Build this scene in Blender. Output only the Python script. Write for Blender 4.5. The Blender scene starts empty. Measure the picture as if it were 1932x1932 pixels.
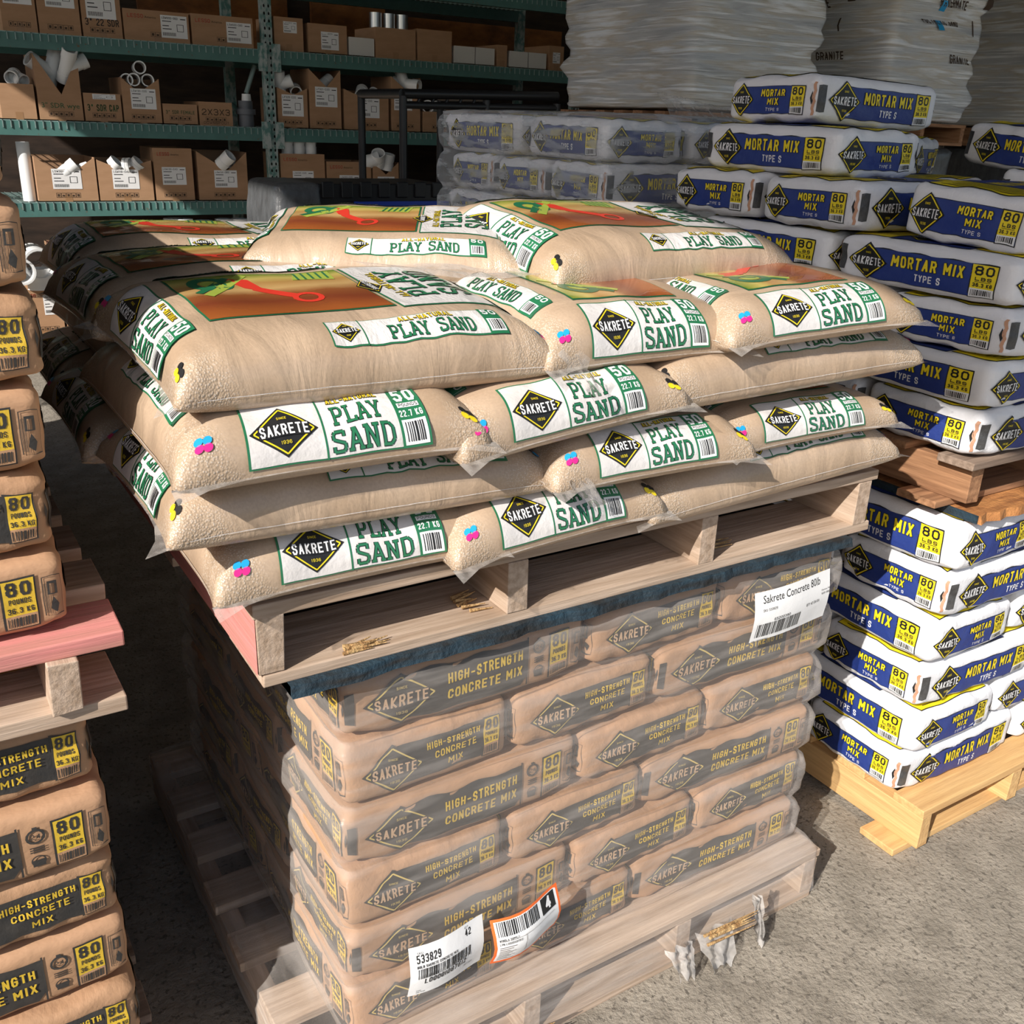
import bpy, math, random
from mathutils import Vector, Matrix
random.seed(7)
C = bpy.context.scene.collection
PI = math.pi

# ------------------------------------------------------------------ camera
def make_camera():
    yaw, pitch, roll = 0.57176, 0.376267, 0.038639
    cy, sy, cp, sp = math.cos(yaw), math.sin(yaw), math.cos(pitch), math.sin(pitch)
    d = Vector((sy*cp, cy*cp, -sp)); r = Vector((cy, -sy, 0)); u = r.cross(d)
    c, s = math.cos(roll), math.sin(roll)
    r2 = c*r + s*u; u2 = -s*r + c*u
    cam = bpy.data.cameras.new('camera'); o = bpy.data.objects.new('camera', cam); C.objects.link(o)
    m = Matrix((r2, u2, -d)).transposed().to_4x4(); m.translation = Vector((-0.38428, -1.16202, 1.62378))
    o.matrix_world = m
    cam.sensor_fit = 'HORIZONTAL'; cam.sensor_width = 36; cam.lens = 36*1850.3/1932
    cam.clip_start = .05; cam.clip_end = 200
    bpy.context.scene.camera = o
make_camera()

# ------------------------------------------------------------------ light
SC = bpy.context.scene
w = bpy.data.worlds.new('world'); SC.world = w; w.use_nodes = True
nt = w.node_tree; bg = nt.nodes['Background']
sky = nt.nodes.new('ShaderNodeTexSky'); sky.sky_type = 'NISHITA'; sky.sun_disc = False
sky.sun_elevation = math.radians(33.5); sky.sun_rotation = math.radians(246); sky.air_density = 1.0; sky.dust_density = 2.0
nt.links.new(sky.outputs[0], bg.inputs[0]); bg.inputs[1].default_value = 0.17
sun = bpy.data.lights.new('sun', 'SUN'); sun.energy = 6.4; sun.angle = math.radians(.5); sun.color = (1, .945, .875)
so = bpy.data.objects.new('sun', sun); C.objects.link(so)
so.rotation_euler = Vector((.912, .41, -.66)).to_track_quat('-Z', 'Y').to_euler()
so.location = (-6, -4, 6)
vs = SC.view_settings
vs.view_transform = 'Standard'; vs.look = 'None'; vs.gamma = 1; vs.exposure = 0.0; vs.use_curve_mapping = False

# ------------------------------------------------------------------ materials
def sock(n, *names):
    for k in names:
        if k in n.inputs: return n.inputs[k]
def mat(name, col, rough=.6, col2=None, nscale=8., stretch=(1, 1, 1), ndet=4, bump=0., bscale=20., bstretch=(1, 1, 1), coat=0., metal=0., spec=.5,
        lo=.35, hi=.65, spots=None, emit=None):
    m = bpy.data.materials.new(name); m.use_nodes = True
    t = m.node_tree; N = t.nodes; L = t.links; b = N['Principled BSDF']
    b.inputs['Base Color'].default_value = (*col, 1); b.inputs['Roughness'].default_value = rough; b.inputs['Metallic'].default_value = metal
    sock(b, 'Specular IOR Level', 'Specular').default_value = spec
    if coat: sock(b, 'Coat Weight', 'Clearcoat').default_value = coat; sock(b, 'Coat Roughness', 'Clearcoat Roughness').default_value = .12
    tc = N.new('ShaderNodeTexCoord')
    def noise(sc, st, det=4):
        mp = N.new('ShaderNodeMapping'); mp.inputs['Scale'].default_value = st; L.new(tc.outputs['Object'], mp.inputs[0])
        n = N.new('ShaderNodeTexNoise'); n.inputs['Scale'].default_value = sc; n.inputs['Detail'].default_value = det; n.inputs['Roughness'].default_value = .6
        L.new(mp.outputs[0], n.inputs['Vector']); return n
    if col2:
        n = noise(nscale, stretch, ndet); r = N.new('ShaderNodeValToRGB')
        r.color_ramp.elements[0].position = lo; r.color_ramp.elements[1].position = hi
        r.color_ramp.elements[0].color = (*col2, 1); r.color_ramp.elements[1].color = (*col, 1)
        L.new(n.outputs[0], r.inputs[0]); out = r.outputs[0]
        if spots:
            sc_, cl, th = spots
            n2 = noise(sc_, (1, 1, 1), 3); r2 = N.new('ShaderNodeValToRGB'); r2.color_ramp.elements[0].position = th; r2.color_ramp.elements[1].position = th+.06
            mx = N.new('ShaderNodeMix'); mx.data_type = 'RGBA'
            L.new(n2.outputs[0], r2.inputs[0]); L.new(r2.outputs[0], mx.inputs[0]); L.new(out, mx.inputs[6]); mx.inputs[7].default_value = (*cl, 1); out = mx.outputs[2]
        L.new(out, b.inputs['Base Color'])
    if bump:
        n = noise(bscale, bstretch, 5); bn = N.new('ShaderNodeBump'); bn.inputs['Strength'].default_value = min(1, bump); bn.inputs['Distance'].default_value = .012
        L.new(n.outputs[0], bn.inputs['Height']); L.new(bn.outputs[0], b.inputs['Normal'])
    return m

def film_mat(name, col, base, streak, edge, rough=.3, sscale=(6, 6, 60), spec=.5, hi=.62, lo=.45):
    m = bpy.data.materials.new(name); m.use_nodes = True; t = m.node_tree; N = t.nodes; L = t.links
    b = N['Principled BSDF']; out = N['Material Output']
    b.inputs['Base Color'].default_value = (*col, 1); b.inputs['Roughness'].default_value = rough; sock(b, 'Specular IOR Level', 'Specular').default_value = spec
    tr = N.new('ShaderNodeBsdfTransparent'); mx = N.new('ShaderNodeMixShader')
    tc = N.new('ShaderNodeTexCoord'); mp = N.new('ShaderNodeMapping'); mp.inputs['Scale'].default_value = sscale
    n = N.new('ShaderNodeTexNoise'); n.inputs['Scale'].default_value = 1.; n.inputs['Detail'].default_value = 5
    L.new(tc.outputs['Object'], mp.inputs[0]); L.new(mp.outputs[0], n.inputs['Vector'])
    mr = N.new('ShaderNodeMapRange'); mr.inputs['From Min'].default_value = lo; mr.inputs['From Max'].default_value = hi
    mr.inputs['To Min'].default_value = base; mr.inputs['To Max'].default_value = base+streak
    L.new(n.outputs[0], mr.inputs['Value'])
    lw = N.new('ShaderNodeLayerWeight'); lw.inputs['Blend'].default_value = .35
    ma = N.new('ShaderNodeMath'); ma.operation = 'MULTIPLY_ADD'; ma.inputs[1].default_value = edge; ma.use_clamp = True
    L.new(lw.outputs['Facing'], ma.inputs[0]); L.new(mr.outputs[0], ma.inputs[2])
    bn = N.new('ShaderNodeBump'); bn.inputs['Strength'].default_value = .35; bn.inputs['Distance'].default_value = .01
    L.new(n.outputs[0], bn.inputs['Height']); L.new(bn.outputs[0], b.inputs['Normal'])
    L.new(ma.outputs[0], mx.inputs[0]); L.new(tr.outputs[0], mx.inputs[1]); L.new(b.outputs[0], mx.inputs[2]); L.new(mx.outputs[0], out.inputs[0])
    return m

def photo_mat():
    # printed sandbox picture: wood browns, sand yellow and green, in bands across the panel
    m = bpy.data.materials.new('printed_photo'); m.use_nodes = True; t = m.node_tree; N = t.nodes; L = t.links; b = N['Principled BSDF']
    b.inputs['Roughness'].default_value = .25; sock(b, 'Coat Weight', 'Clearcoat').default_value = .5
    tc = N.new('ShaderNodeTexCoord'); mp = N.new('ShaderNodeMapping'); mp.inputs['Scale'].default_value = (1.0, 7.5, 0.)
    n = N.new('ShaderNodeTexNoise'); n.inputs['Scale'].default_value = 6; n.inputs['Detail'].default_value = 6
    L.new(tc.outputs['Object'], n.inputs['Vector']); L.new(tc.outputs['Object'], mp.inputs[0])
    sx = N.new('ShaderNodeSeparateXYZ'); L.new(mp.outputs[0], sx.inputs[0])
    a = N.new('ShaderNodeMath'); a.operation = 'MULTIPLY_ADD'; a.inputs[1].default_value = .55; L.new(n.outputs[0], a.inputs[0]); L.new(sx.outputs['Y'], a.inputs[2])
    c = N.new('ShaderNodeMath'); c.operation = 'MULTIPLY_ADD'; c.inputs[1].default_value = .5; c.inputs[2].default_value = .35; L.new(a.outputs[0], c.inputs[0])
    r = N.new('ShaderNodeValToRGB'); e = r.color_ramp
    e.elements[0].position = 0; e.elements[0].color = (.42, .13, .03, 1); e.elements[1].position = 1; e.elements[1].color = (.06, .16, .03, 1)
    for p, cl in ((.18, (.36, .10, .025)), (.33, (.22, .05, .02)), (.46, (.30, .10, .03)), (.56, (.62, .40, .16)), (.68, (.5, .28, .09)), (.78, (.62, .5, .14)), (.88, (.22, .30, .04))):
        x = e.elements.new(p); x.color = (*cl, 1)
    L.new(c.outputs[0], r.inputs[0]); L.new(r.outputs[0], b.inputs['Base Color'])
    return m

def sand_mat():
    m = bpy.data.materials.new('sand_in_clear_plastic'); m.use_nodes = True; t = m.node_tree; N = t.nodes; L = t.links; b = N['Principled BSDF']
    b.inputs['Roughness'].default_value = .55; sock(b, 'Coat Weight', 'Clearcoat').default_value = .55; sock(b, 'Coat Roughness', 'Clearcoat Roughness').default_value = .14
    tc = N.new('ShaderNodeTexCoord')
    n1 = N.new('ShaderNodeTexNoise'); n1.inputs['Scale'].default_value = 5; n1.inputs['Detail'].default_value = 3; L.new(tc.outputs['Object'], n1.inputs['Vector'])
    n2 = N.new('ShaderNodeTexNoise'); n2.inputs['Scale'].default_value = 260; n2.inputs['Detail'].default_value = 2; L.new(tc.outputs['Object'], n2.inputs['Vector'])
    r1 = N.new('ShaderNodeValToRGB'); r1.color_ramp.elements[0].position = .35; r1.color_ramp.elements[1].position = .65
    r1.color_ramp.elements[0].color = (.48, .34, .225, 1); r1.color_ramp.elements[1].color = (.60, .445, .315, 1); L.new(n1.outputs[0], r1.inputs[0])
    # bubbly pale blisters where the plastic lifts off the sand, mostly at the ends and corners
    sx = N.new('ShaderNodeSeparateXYZ'); L.new(tc.outputs['Object'], sx.inputs[0])
    ab = N.new('ShaderNodeMath'); ab.operation = 'ABSOLUTE'; L.new(sx.outputs['X'], ab.inputs[0])
    abY = N.new('ShaderNodeMath'); abY.operation = 'ABSOLUTE'; L.new(sx.outputs['Y'], abY.inputs[0])
    s_ = N.new('ShaderNodeMath'); s_.operation = 'MULTIPLY_ADD'; s_.inputs[1].default_value = .9; L.new(abY.outputs[0], s_.inputs[0]); L.new(ab.outputs[0], s_.inputs[2])
    nb = N.new('ShaderNodeTexNoise'); nb.inputs['Scale'].default_value = 9; nb.inputs['Detail'].default_value = 3; L.new(tc.outputs['Object'], nb.inputs['Vector'])
    s2 = N.new('ShaderNodeMath'); s2.operation = 'MULTIPLY_ADD'; s2.inputs[1].default_value = .28; L.new(nb.outputs[0], s2.inputs[0]); L.new(s_.outputs[0], s2.inputs[2])
    mk = N.new('ShaderNodeMapRange'); mk.inputs['From Min'].default_value = .50; mk.inputs['From Max'].default_value = .57; L.new(s2.outputs[0], mk.inputs['Value'])
    vo = N.new('ShaderNodeTexVoronoi'); vo.inputs['Scale'].default_value = 330; L.new(tc.outputs['Object'], vo.inputs['Vector'])
    rv = N.new('ShaderNodeValToRGB'); rv.color_ramp.elements[0].position = .1; rv.color_ramp.elements[1].position = .45
    rv.color_ramp.elements[0].color = (.74, .64, .54, 1); rv.color_ramp.elements[1].color = (.54, .40, .275, 1); L.new(vo.outputs['Distance'], rv.inputs[0])
    mx = N.new('ShaderNodeMix'); mx.data_type = 'RGBA'; L.new(mk.outputs[0], mx.inputs[0]); L.new(r1.outputs[0], mx.inputs[6]); L.new(rv.outputs[0], mx.inputs[7])
    mg = N.new('ShaderNodeMix'); mg.data_type = 'RGBA'; mg.blend_type = 'MULTIPLY'; mg.inputs[0].default_value = .25
    L.new(mx.outputs[2], mg.inputs[6]); L.new(n2.outputs[0], mg.inputs[7]); L.new(mg.outputs[2], b.inputs['Base Color'])
    # creases in the plastic
    mp = N.new('ShaderNodeMapping'); mp.inputs['Scale'].default_value = (14, 5, 5); L.new(tc.outputs['Object'], mp.inputs[0])
    nw = N.new('ShaderNodeTexNoise'); nw.inputs['Scale'].default_value = 1.3; nw.inputs['Detail'].default_value = 6; nw.inputs['Distortion'].default_value = .6; L.new(mp.outputs[0], nw.inputs['Vector'])
    mm = N.new('ShaderNodeMath'); mm.operation = 'MULTIPLY'; L.new(mk.outputs[0], mm.inputs[0]); L.new(vo.outputs['Distance'], mm.inputs[1])
    ad = N.new('ShaderNodeMath'); ad.operation = 'MULTIPLY_ADD'; ad.inputs[1].default_value = -.16; L.new(mm.outputs[0], ad.inputs[0]); L.new(nw.outputs[0], ad.inputs[2])
    bn = N.new('ShaderNodeBump'); bn.inputs['Strength'].default_value = .45; bn.inputs['Distance'].default_value = .012; L.new(ad.outputs[0], bn.inputs['Height'])
    L.new(bn.outputs[0], b.inputs['Normal'])
    bc = sock(b, 'Coat Normal', 'Clearcoat Normal')
    if bc: L.new(bn.outputs[0], bc)
    return m

M = {}
def W_(name, a, b, ax): # wood with grain along ax
    st = (2.2, 40, 40) if ax == 'x' else (40, 2.2, 40)
    M[name+'_'+ax] = mat(name+'_'+ax, a, .8, b, 1.6, st, 5, bump=.25, bscale=2.2, bstretch=st)
for ax in 'xy':
    W_('raw_wood', (.55, .42, .32), (.34, .24, .165), ax)
    W_('pink_wood', (.70, .26, .24), (.50, .22, .18), ax)
    W_('brown_wood', (.42, .22, .11), (.20, .095, .045), ax)
    W_('pine_wood', (.72, .46, .20), (.55, .32, .13), ax)
    W_('grey_wood', (.34, .25, .19), (.18, .125, .09), ax)
M['splinter'] = mat('splintered_wood', (.66, .44, .20), .9, (.30, .16, .06), 60, (1, 1, 1), 5, bump=.8, bscale=90)
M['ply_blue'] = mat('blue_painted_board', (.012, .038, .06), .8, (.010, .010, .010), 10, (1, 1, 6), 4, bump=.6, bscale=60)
M['ply_orange'] = mat('orange_board', (.50, .22, .07), .8, (.26, .10, .03), 9, (1, 6, 1), 4, bump=.6, bscale=40)
M['kraft'] = mat('kraft_paper', (.48, .28, .16), .75, (.40, .23, .125), 7, bump=.5, bscale=9, bstretch=(1, 1.6, 1.2))
M['kraft_dark'] = mat('kraft_dark_print', (.028, .028, .028), .6, (.05, .045, .04), 30, bump=.4, bscale=9, bstretch=(1, 1.6, 1.2))
M['kraft_yellow'] = mat('kraft_yellow_print', (.74, .50, .04), .6, (.66, .43, .04), 20, bump=.4, bscale=9)
M['kraft_line'] = mat('kraft_yellow_line', (.66, .50, .16), .6)
M['kraft_text'] = mat('kraft_beige_text', (.60, .40, .25), .6)
M['white_paper'] = mat('white_sack_paper', (.80, .80, .82), .55, (.74, .74, .77), 6, bump=.6, bscale=10, bstretch=(1.2, 1.6, 1.4))
M['blue'] = mat('blue_print', (.018, .04, .21), .45, (.03, .055, .23), 26, bump=.4, bscale=10, bstretch=(1.2, 1.6, 1.4))
M['yellow'] = mat('yellow_print', (.86, .68, .02), .5, (.80, .62, .02), 16, bump=.35, bscale=10)
M['black'] = mat('black_print', (.010, .010, .011), .5, (.02, .02, .02), 30)
M['patch'] = mat('black_valve_patch', (.02, .02, .022), .4, (.10, .10, .10), 22, (1, 3, 1), 6, bump=.6, bscale=30, lo=.3, hi=.75)
M['text_white'] = mat('white_print', (.82, .82, .82), .5)
M['tape'] = mat('brown_sewn_tape', (.50, .27, .17), .7)
M['sand'] = sand_mat()
M['sand_label'] = mat('white_plastic_label', (.76, .73, .71), .3, (.68, .65, .63), 10, bump=.5, bscale=12, bstretch=(2, 1, 1), coat=.4)
M['green'] = mat('green_print', (.022, .17, .075), .35, coat=.4)
M['sand_yellow'] = mat('gold_print', (.66, .50, .03), .35, coat=.4)
M['photo'] = photo_mat()
M['red'] = mat('red_print', (.72, .05, .03), .3, coat=.4)
M['lime'] = mat('lime_print', (.42, .52, .08), .3, coat=.4)
M['cyan'] = mat('cyan_print', (.02, .36, .72), .4); M['magenta'] = mat('magenta_print', (.80, .03, .25), .4)
M['film'] = film_mat('shrink_film', (.64, .59, .55), .10, .17, .26, .32, (5, 5, 34))
M['film_clear'] = film_mat('clear_film', (.72, .75, .78), .10, .25, .35, .2, (9, 9, 40))
M['flap'] = film_mat('clear_plastic_flap', (.62, .58, .54), .10, .25, .35, .15, (40, 40, 40))
M['torn'] = film_mat('torn_film', (.46, .44, .42), .42, .25, .2, .35, (40, 40, 40))
M['paper'] = mat('label_paper', (.86, .86, .86), .6, bump=.15, bscale=14)
M['orange'] = mat('orange_print', (.88, .16, .03), .5)
M['card'] = mat('cardboard', (.45, .265, .15), .8, (.40, .23, .125), 5, (1, 1, 4), 3)
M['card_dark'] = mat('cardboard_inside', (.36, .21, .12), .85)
M['card_tape'] = mat('box_tape', (.36, .20, .10), .35)
M['box_white'] = mat('white_cardboard', (.72, .70, .66), .75)
M['pvc'] = mat('white_pvc', (.82, .83, .83), .3, (.78, .79, .79), 4)
M['pvc_grey'] = mat('grey_pvc', (.12, .13, .15), .4)
M['metal'] = mat('tin_metal', (.6, .62, .64), .3, metal=.9)
M['rack'] = mat('teal_paint', (.085, .205, .185), .45, (.075, .18, .165), 12, spots=(28, (.16, .10, .06), .66))
M['rack_up'] = mat('worn_teal_paint', (.10, .23, .21), .5, (.40, .46, .45), 26, (1, 1, .6), 5, lo=.42, hi=.58)
M['wire'] = mat('wire_deck_metal', (.30, .40, .38), .4, metal=.4)
M['hole'] = mat('hole_dark', (.004, .004, .004), .9)
M['blackp'] = mat('black_plastic', (.010, .010, .011), .4, bump=.1)
M['greyp'] = mat('grey_wrapped_plastic', (.10, .105, .11), .35, (.06, .062, .065), 10, (3, 3, 1), bump=.5, bscale=14)
M['bluep'] = mat('blue_plastic', (.01, .05, .42), .4)
M['silver'] = None
M['marker'] = mat('green_marker', (.05, .12, .05), .7); M['marker_k'] = mat('black_marker', (.02, .02, .025), .7); M['logo_red'] = mat('red_box_print', (.50, .03, .02), .6)
M['ink'] = mat('box_ink', (.06, .035, .02), .7)

def floor_mat():
    m = mat('concrete_floor', (.345, .305, .25), .85, (.20, .175, .14), 9, (1, 1, 1), 12, bump=.6, bscale=70, spots=(75, (.15, .13, .105), .57), lo=.30, hi=.66)
    return m
M['floor'] = floor_mat()
M['wall'] = mat('dark_wall_boards', (.05, .03, .02), .8, (.02, .012, .008), 3, (1, 1, 5))
M['plyw'] = mat('osb_panel', (.34, .13, .035), .8, (.14, .05, .015), 3, (1, 1, 2), 6)
M['roof'] = mat('roof_sheet', (.10, .10, .10), .7)

def silver_mat():
    m = bpy.data.materials.new('stretch_film_load'); m.use_nodes = True; t = m.node_tree; N = t.nodes; L = t.links; b = N['Principled BSDF']
    b.inputs['Roughness'].default_value = .16
    tc = N.new('ShaderNodeTexCoord')
    def nz(st, sc, det, dist=0.):
        mp = N.new('ShaderNodeMapping'); mp.inputs['Scale'].default_value = st; n = N.new('ShaderNodeTexNoise'); n.inputs['Scale'].default_value = sc; n.inputs['Detail'].default_value = det
        n.inputs['Distortion'].default_value = dist
        L.new(tc.outputs['Object'], mp.inputs[0]); L.new(mp.outputs[0], n.inputs['Vector']); return n
    a = nz((1.5, 1.5, 13), 1.2, 6, .3); r = N.new('ShaderNodeValToRGB'); e = r.color_ramp
    e.elements[0].position = .3; e.elements[0].color = (.44, .46, .49, 1); e.elements[1].position = .66; e.elements[1].color = (.86, .90, .94, 1)
    x = e.elements.new(.45); x.color = (.60, .62, .63, 1); x = e.elements.new(.55); x.color = (.60, .56, .49, 1)
    L.new(a.outputs[0], r.inputs[0])
    s = nz((2.2, 2.2, 60), 1.0, 7, .3); rs = N.new('ShaderNodeValToRGB'); rs.color_ramp.elements[0].position = .52; rs.color_ramp.elements[1].position = .66
    L.new(s.outputs[0], rs.inputs[0])
    mx = N.new('ShaderNodeMix'); mx.data_type = 'RGBA'; L.new(rs.outputs[0], mx.inputs[0]); L.new(r.outputs[0], mx.inputs[6]); mx.inputs[7].default_value = (.93, .95, .97, 1)
    L.new(mx.outputs[2], b.inputs['Base Color'])
    bn = N.new('ShaderNodeBump'); bn.inputs['Strength'].default_value = .9; bn.inputs['Distance'].default_value = .02
    L.new(s.outputs[0], bn.inputs['Height']); L.new(bn.outputs[0], b.inputs['Normal'])
    return m
M['silver'] = silver_mat()

# ------------------------------------------------------------------ mesh builder
class MB:
    def __init__(s): s.v = []; s.f = []; s.mi = []; s.mats = []; s.sm = []
    def m(s, k):
        k = M[k] if isinstance(k, str) else k
        if k not in s.mats: s.mats.append(k)
        return s.mats.index(k)
    def add(s, vs, fs, k, smooth=False):
        o = len(s.v); s.v += [tuple(v) for v in vs]; i = s.m(k)
        for f in fs: s.f.append([o+j for j in f]); s.mi.append(i); s.sm.append(smooth)
    def box(s, x0, x1, y0, y1, z0, z1, k, rot=None, jit=0.):
        vs = [Vector((x, y, z)) for x in (x0, x1) for y in (y0, y1) for z in (z0, z1)]
        if jit: vs = [v+Vector([random.uniform(-jit, jit) for _ in range(3)]) for v in vs]
        if rot: vs = [rot @ v for v in vs]
        s.add(vs, [(0, 1, 3, 2), (4, 6, 7, 5), (0, 4, 5, 1), (2, 3, 7, 6), (0, 2, 6, 4), (1, 5, 7, 3)], k)
    def tube(s, p0, p1, r0, r1, k, n=20, inner=None, cap=True):
        p0, p1 = Vector(p0), Vector(p1); d = (p1-p0).normalized(); a = d.orthogonal().normalized(); b = d.cross(a)
        R = lambda p, r: [p+r*(math.cos(2*PI*i/n)*a+math.sin(2*PI*i/n)*b) for i in range(n)]
        q = lambda a0, b0: [(a0+i, a0+(i+1) % n, b0+(i+1) % n, b0+i) for i in range(n)]
        if inner is None:
            s.add(R(p0, r0)+R(p1, r1), q(0, n), k, True)
            if cap: s.add(R(p0, r0)+R(p1, r1), [tuple(range(n-1, -1, -1)), tuple(range(n, 2*n))], k)
        else:
            s.add(R(p0, r0)+R(p1, r1), q(0, n), k, True); s.add(R(p0, r0*inner)+R(p1, r1*inner), [f[::-1] for f in q(0, n)], k, True)
            s.add(R(p0, r0)+R(p0, r0*inner), [f[::-1] for f in q(0, n)], k); s.add(R(p1, r1)+R(p1, r1*inner), q(0, n), k)
    def build(s, name, parent=None, loc=None, bevel=0.):
        me = bpy.data.meshes.new(name); me.from_pydata(s.v, [], s.f)
        for k in s.mats: me.materials.append(k)
        me.polygons.foreach_set('material_index', s.mi); me.polygons.foreach_set('use_smooth', s.sm); me.update()
        o = bpy.data.objects.new(name, me); C.objects.link(o)
        if parent: o.parent = parent
        if loc: o.location = loc
        if bevel:
            bv = o.modifiers.new('bevel', 'BEVEL'); bv.width = bevel; bv.segments = 2; bv.limit_method = 'ANGLE'
        return o
def empty(name, loc=(0, 0, 0), rz=0.):
    o = bpy.data.objects.new(name, None); C.objects.link(o); o.location = loc; o.rotation_euler = (0, 0, rz); o.empty_display_size = .1; return o
def tag(o, label, cat, group=None):
    o['label'] = label; o['category'] = cat
    if group: o['group'] = group
    return o
def struct(o): o['kind'] = 'structure'; return o
ORD = ['lowest', 'second', 'third', 'fourth', 'fifth', 'sixth', 'seventh', 'eighth']

# ------------------------------------------------------------------ printed art (flat polygons laid on a curved sack)
_TX = {}
def txt_raw(s, off):
    if (s, off) in _TX: return _TX[(s, off)]
    c = bpy.data.curves.new('t', 'FONT'); c.body = s; c.offset = off; c.resolution_u = 2
    o = bpy.data.objects.new('t', c); me = bpy.data.meshes.new_from_object(o)
    r = ([(v.co.x, v.co.y) for v in me.vertices], [tuple(p.vertices) for p in me.polygons])
    bpy.data.objects.remove(o); bpy.data.curves.remove(c); bpy.data.meshes.remove(me)
    _TX[(s, off)] = r; return r
c_ = .22   # corner cut of the block letters
O_ = [(0, c_), (0, 1-c_), (c_, 1), (1-c_, 1), (1, 1-c_), (1, c_), (1-c_, 0), (c_, 0), (0, c_)]
GLYPH = {'A': [[(0, 0), (.5, 1), (1, 0)], [(.2, .3), (.8, .3)]], 'B': [[(0, 0), (0, 1), (.75, 1), (.95, .85), (.95, .65), (.75, .52), (0, .52)], [(.75, .52), (1, .38), (1, .17), (.78, 0), (0, 0)]],
 'C': [[(1, .75), (1, 1-c_), (1-c_, 1), (c_, 1), (0, 1-c_), (0, c_), (c_, 0), (1-c_, 0), (1, c_), (1, .27)]], 'D': [[(0, 0), (0, 1), (.7, 1), (1, .75), (1, .25), (.7, 0), (0, 0)]],
 'E': [[(1, 0), (0, 0), (0, 1), (1, 1)], [(0, .5), (.85, .5)]], 'F': [[(0, 0), (0, 1), (1, 1)], [(0, .5), (.85, .5)]], 'G': [[(1, .78), (1, 1-c_), (1-c_, 1), (c_, 1), (0, 1-c_), (0, c_), (c_, 0), (1-c_, 0), (1, c_), (1, .48), (.6, .48)]],
 'H': [[(0, 0), (0, 1)], [(1, 0), (1, 1)], [(0, .5), (1, .5)]], 'I': [[(.5, 0), (.5, 1)]], 'J': [[(.9, 1), (.9, c_), (.7, 0), (.2, 0), (0, c_)]], 'K': [[(0, 0), (0, 1)], [(1, 1), (.1, .48), (1, 0)]],
 'L': [[(0, 1), (0, 0), (1, 0)]], 'M': [[(0, 0), (0, 1), (.5, .35), (1, 1), (1, 0)]], 'N': [[(0, 0), (0, 1), (1, 0), (1, 1)]], 'O': [O_], 'P': [[(0, 0), (0, 1), (.75, 1), (1, .82), (1, .62), (.75, .45), (0, .45)]], 'Q': [O_, [(.6, .3), (1, 0)]],
 'R': [[(0, 0), (0, 1), (.75, 1), (1, .82), (1, .64), (.75, .48), (0, .48)], [(.6, .48), (1, 0)]], 'S': [[(1, .78), (1-c_, 1), (c_, 1), (0, .82), (0, .68), (c_, .54), (1-c_, .46), (1, .32), (1, .18), (1-c_, 0), (c_, 0), (0, .22)]],
 'T': [[(0, 1), (1, 1)], [(.5, 1), (.5, 0)]], 'U': [[(0, 1), (0, c_), (c_, 0), (1-c_, 0), (1, c_), (1, 1)]], 'V': [[(0, 1), (.5, 0), (1, 1)]], 'W': [[(0, 1), (.25, 0), (.5, .65), (.75, 0), (1, 1)]], 'X': [[(0, 0), (1, 1)], [(0, 1), (1, 0)]],
 'Y': [[(0, 1), (.5, .5), (1, 1)], [(.5, .5), (.5, 0)]], 'Z': [[(0, 1), (1, 1), (0, 0), (1, 0)]], '0': [O_], '1': [[(.2, .8), (.55, 1), (.55, 0)]], '2': [[(0, .78), (c_, 1), (1-c_, 1), (1, .8), (1, .62), (0, .12), (0, 0), (1, 0)]],
 '3': [[(0, .85), (c_, 1), (1-c_, 1), (1, .82), (1, .66), (.75, .52), (.35, .52)], [(.75, .52), (1, .38), (1, .18), (1-c_, 0), (c_, 0), (0, .16)]], '4': [[(.75, 0), (.75, 1), (0, .3), (1, .3)]],
 '5': [[(1, 1), (.05, 1), (.02, .56), (.7, .6), (1, .42), (1, .2), (1-c_, 0), (c_, 0), (0, .16)]], '6': [[(.95, .85), (.75, 1), (c_, 1), (0, .8), (0, c_), (c_, 0), (1-c_, 0), (1, .2), (1, .4), (1-c_, .55), (0, .5)]], '7': [[(0, 1), (1, 1), (.4, 0)]],
 '8': [[(c_, .54), (.03, .68), (.03, .84), (c_, 1), (1-c_, 1), (.97, .84), (.97, .68), (1-c_, .54), (c_, .54), (0, .36), (0, .18), (c_, 0), (1-c_, 0), (1, .18), (1, .36), (1-c_, .54)]], '9': [[(.05, .15), (.25, 0), (1-c_, 0), (1, .2), (1, 1-c_), (1-c_, 1), (c_, 1), (0, .8), (0, .6), (c_, .45), (1, .5)]],
 '.': [[(.4, .0), (.6, .0)]], '-': [[(.1, .48), (.9, .48)]], '/': [[(0, 0), (1, 1)]], '"': [[(.3, 1), (.3, .75)], [(.7, 1), (.7, .75)]], ',': [[(.5, .05), (.4, -.12)]], '&': [O_]}
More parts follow.
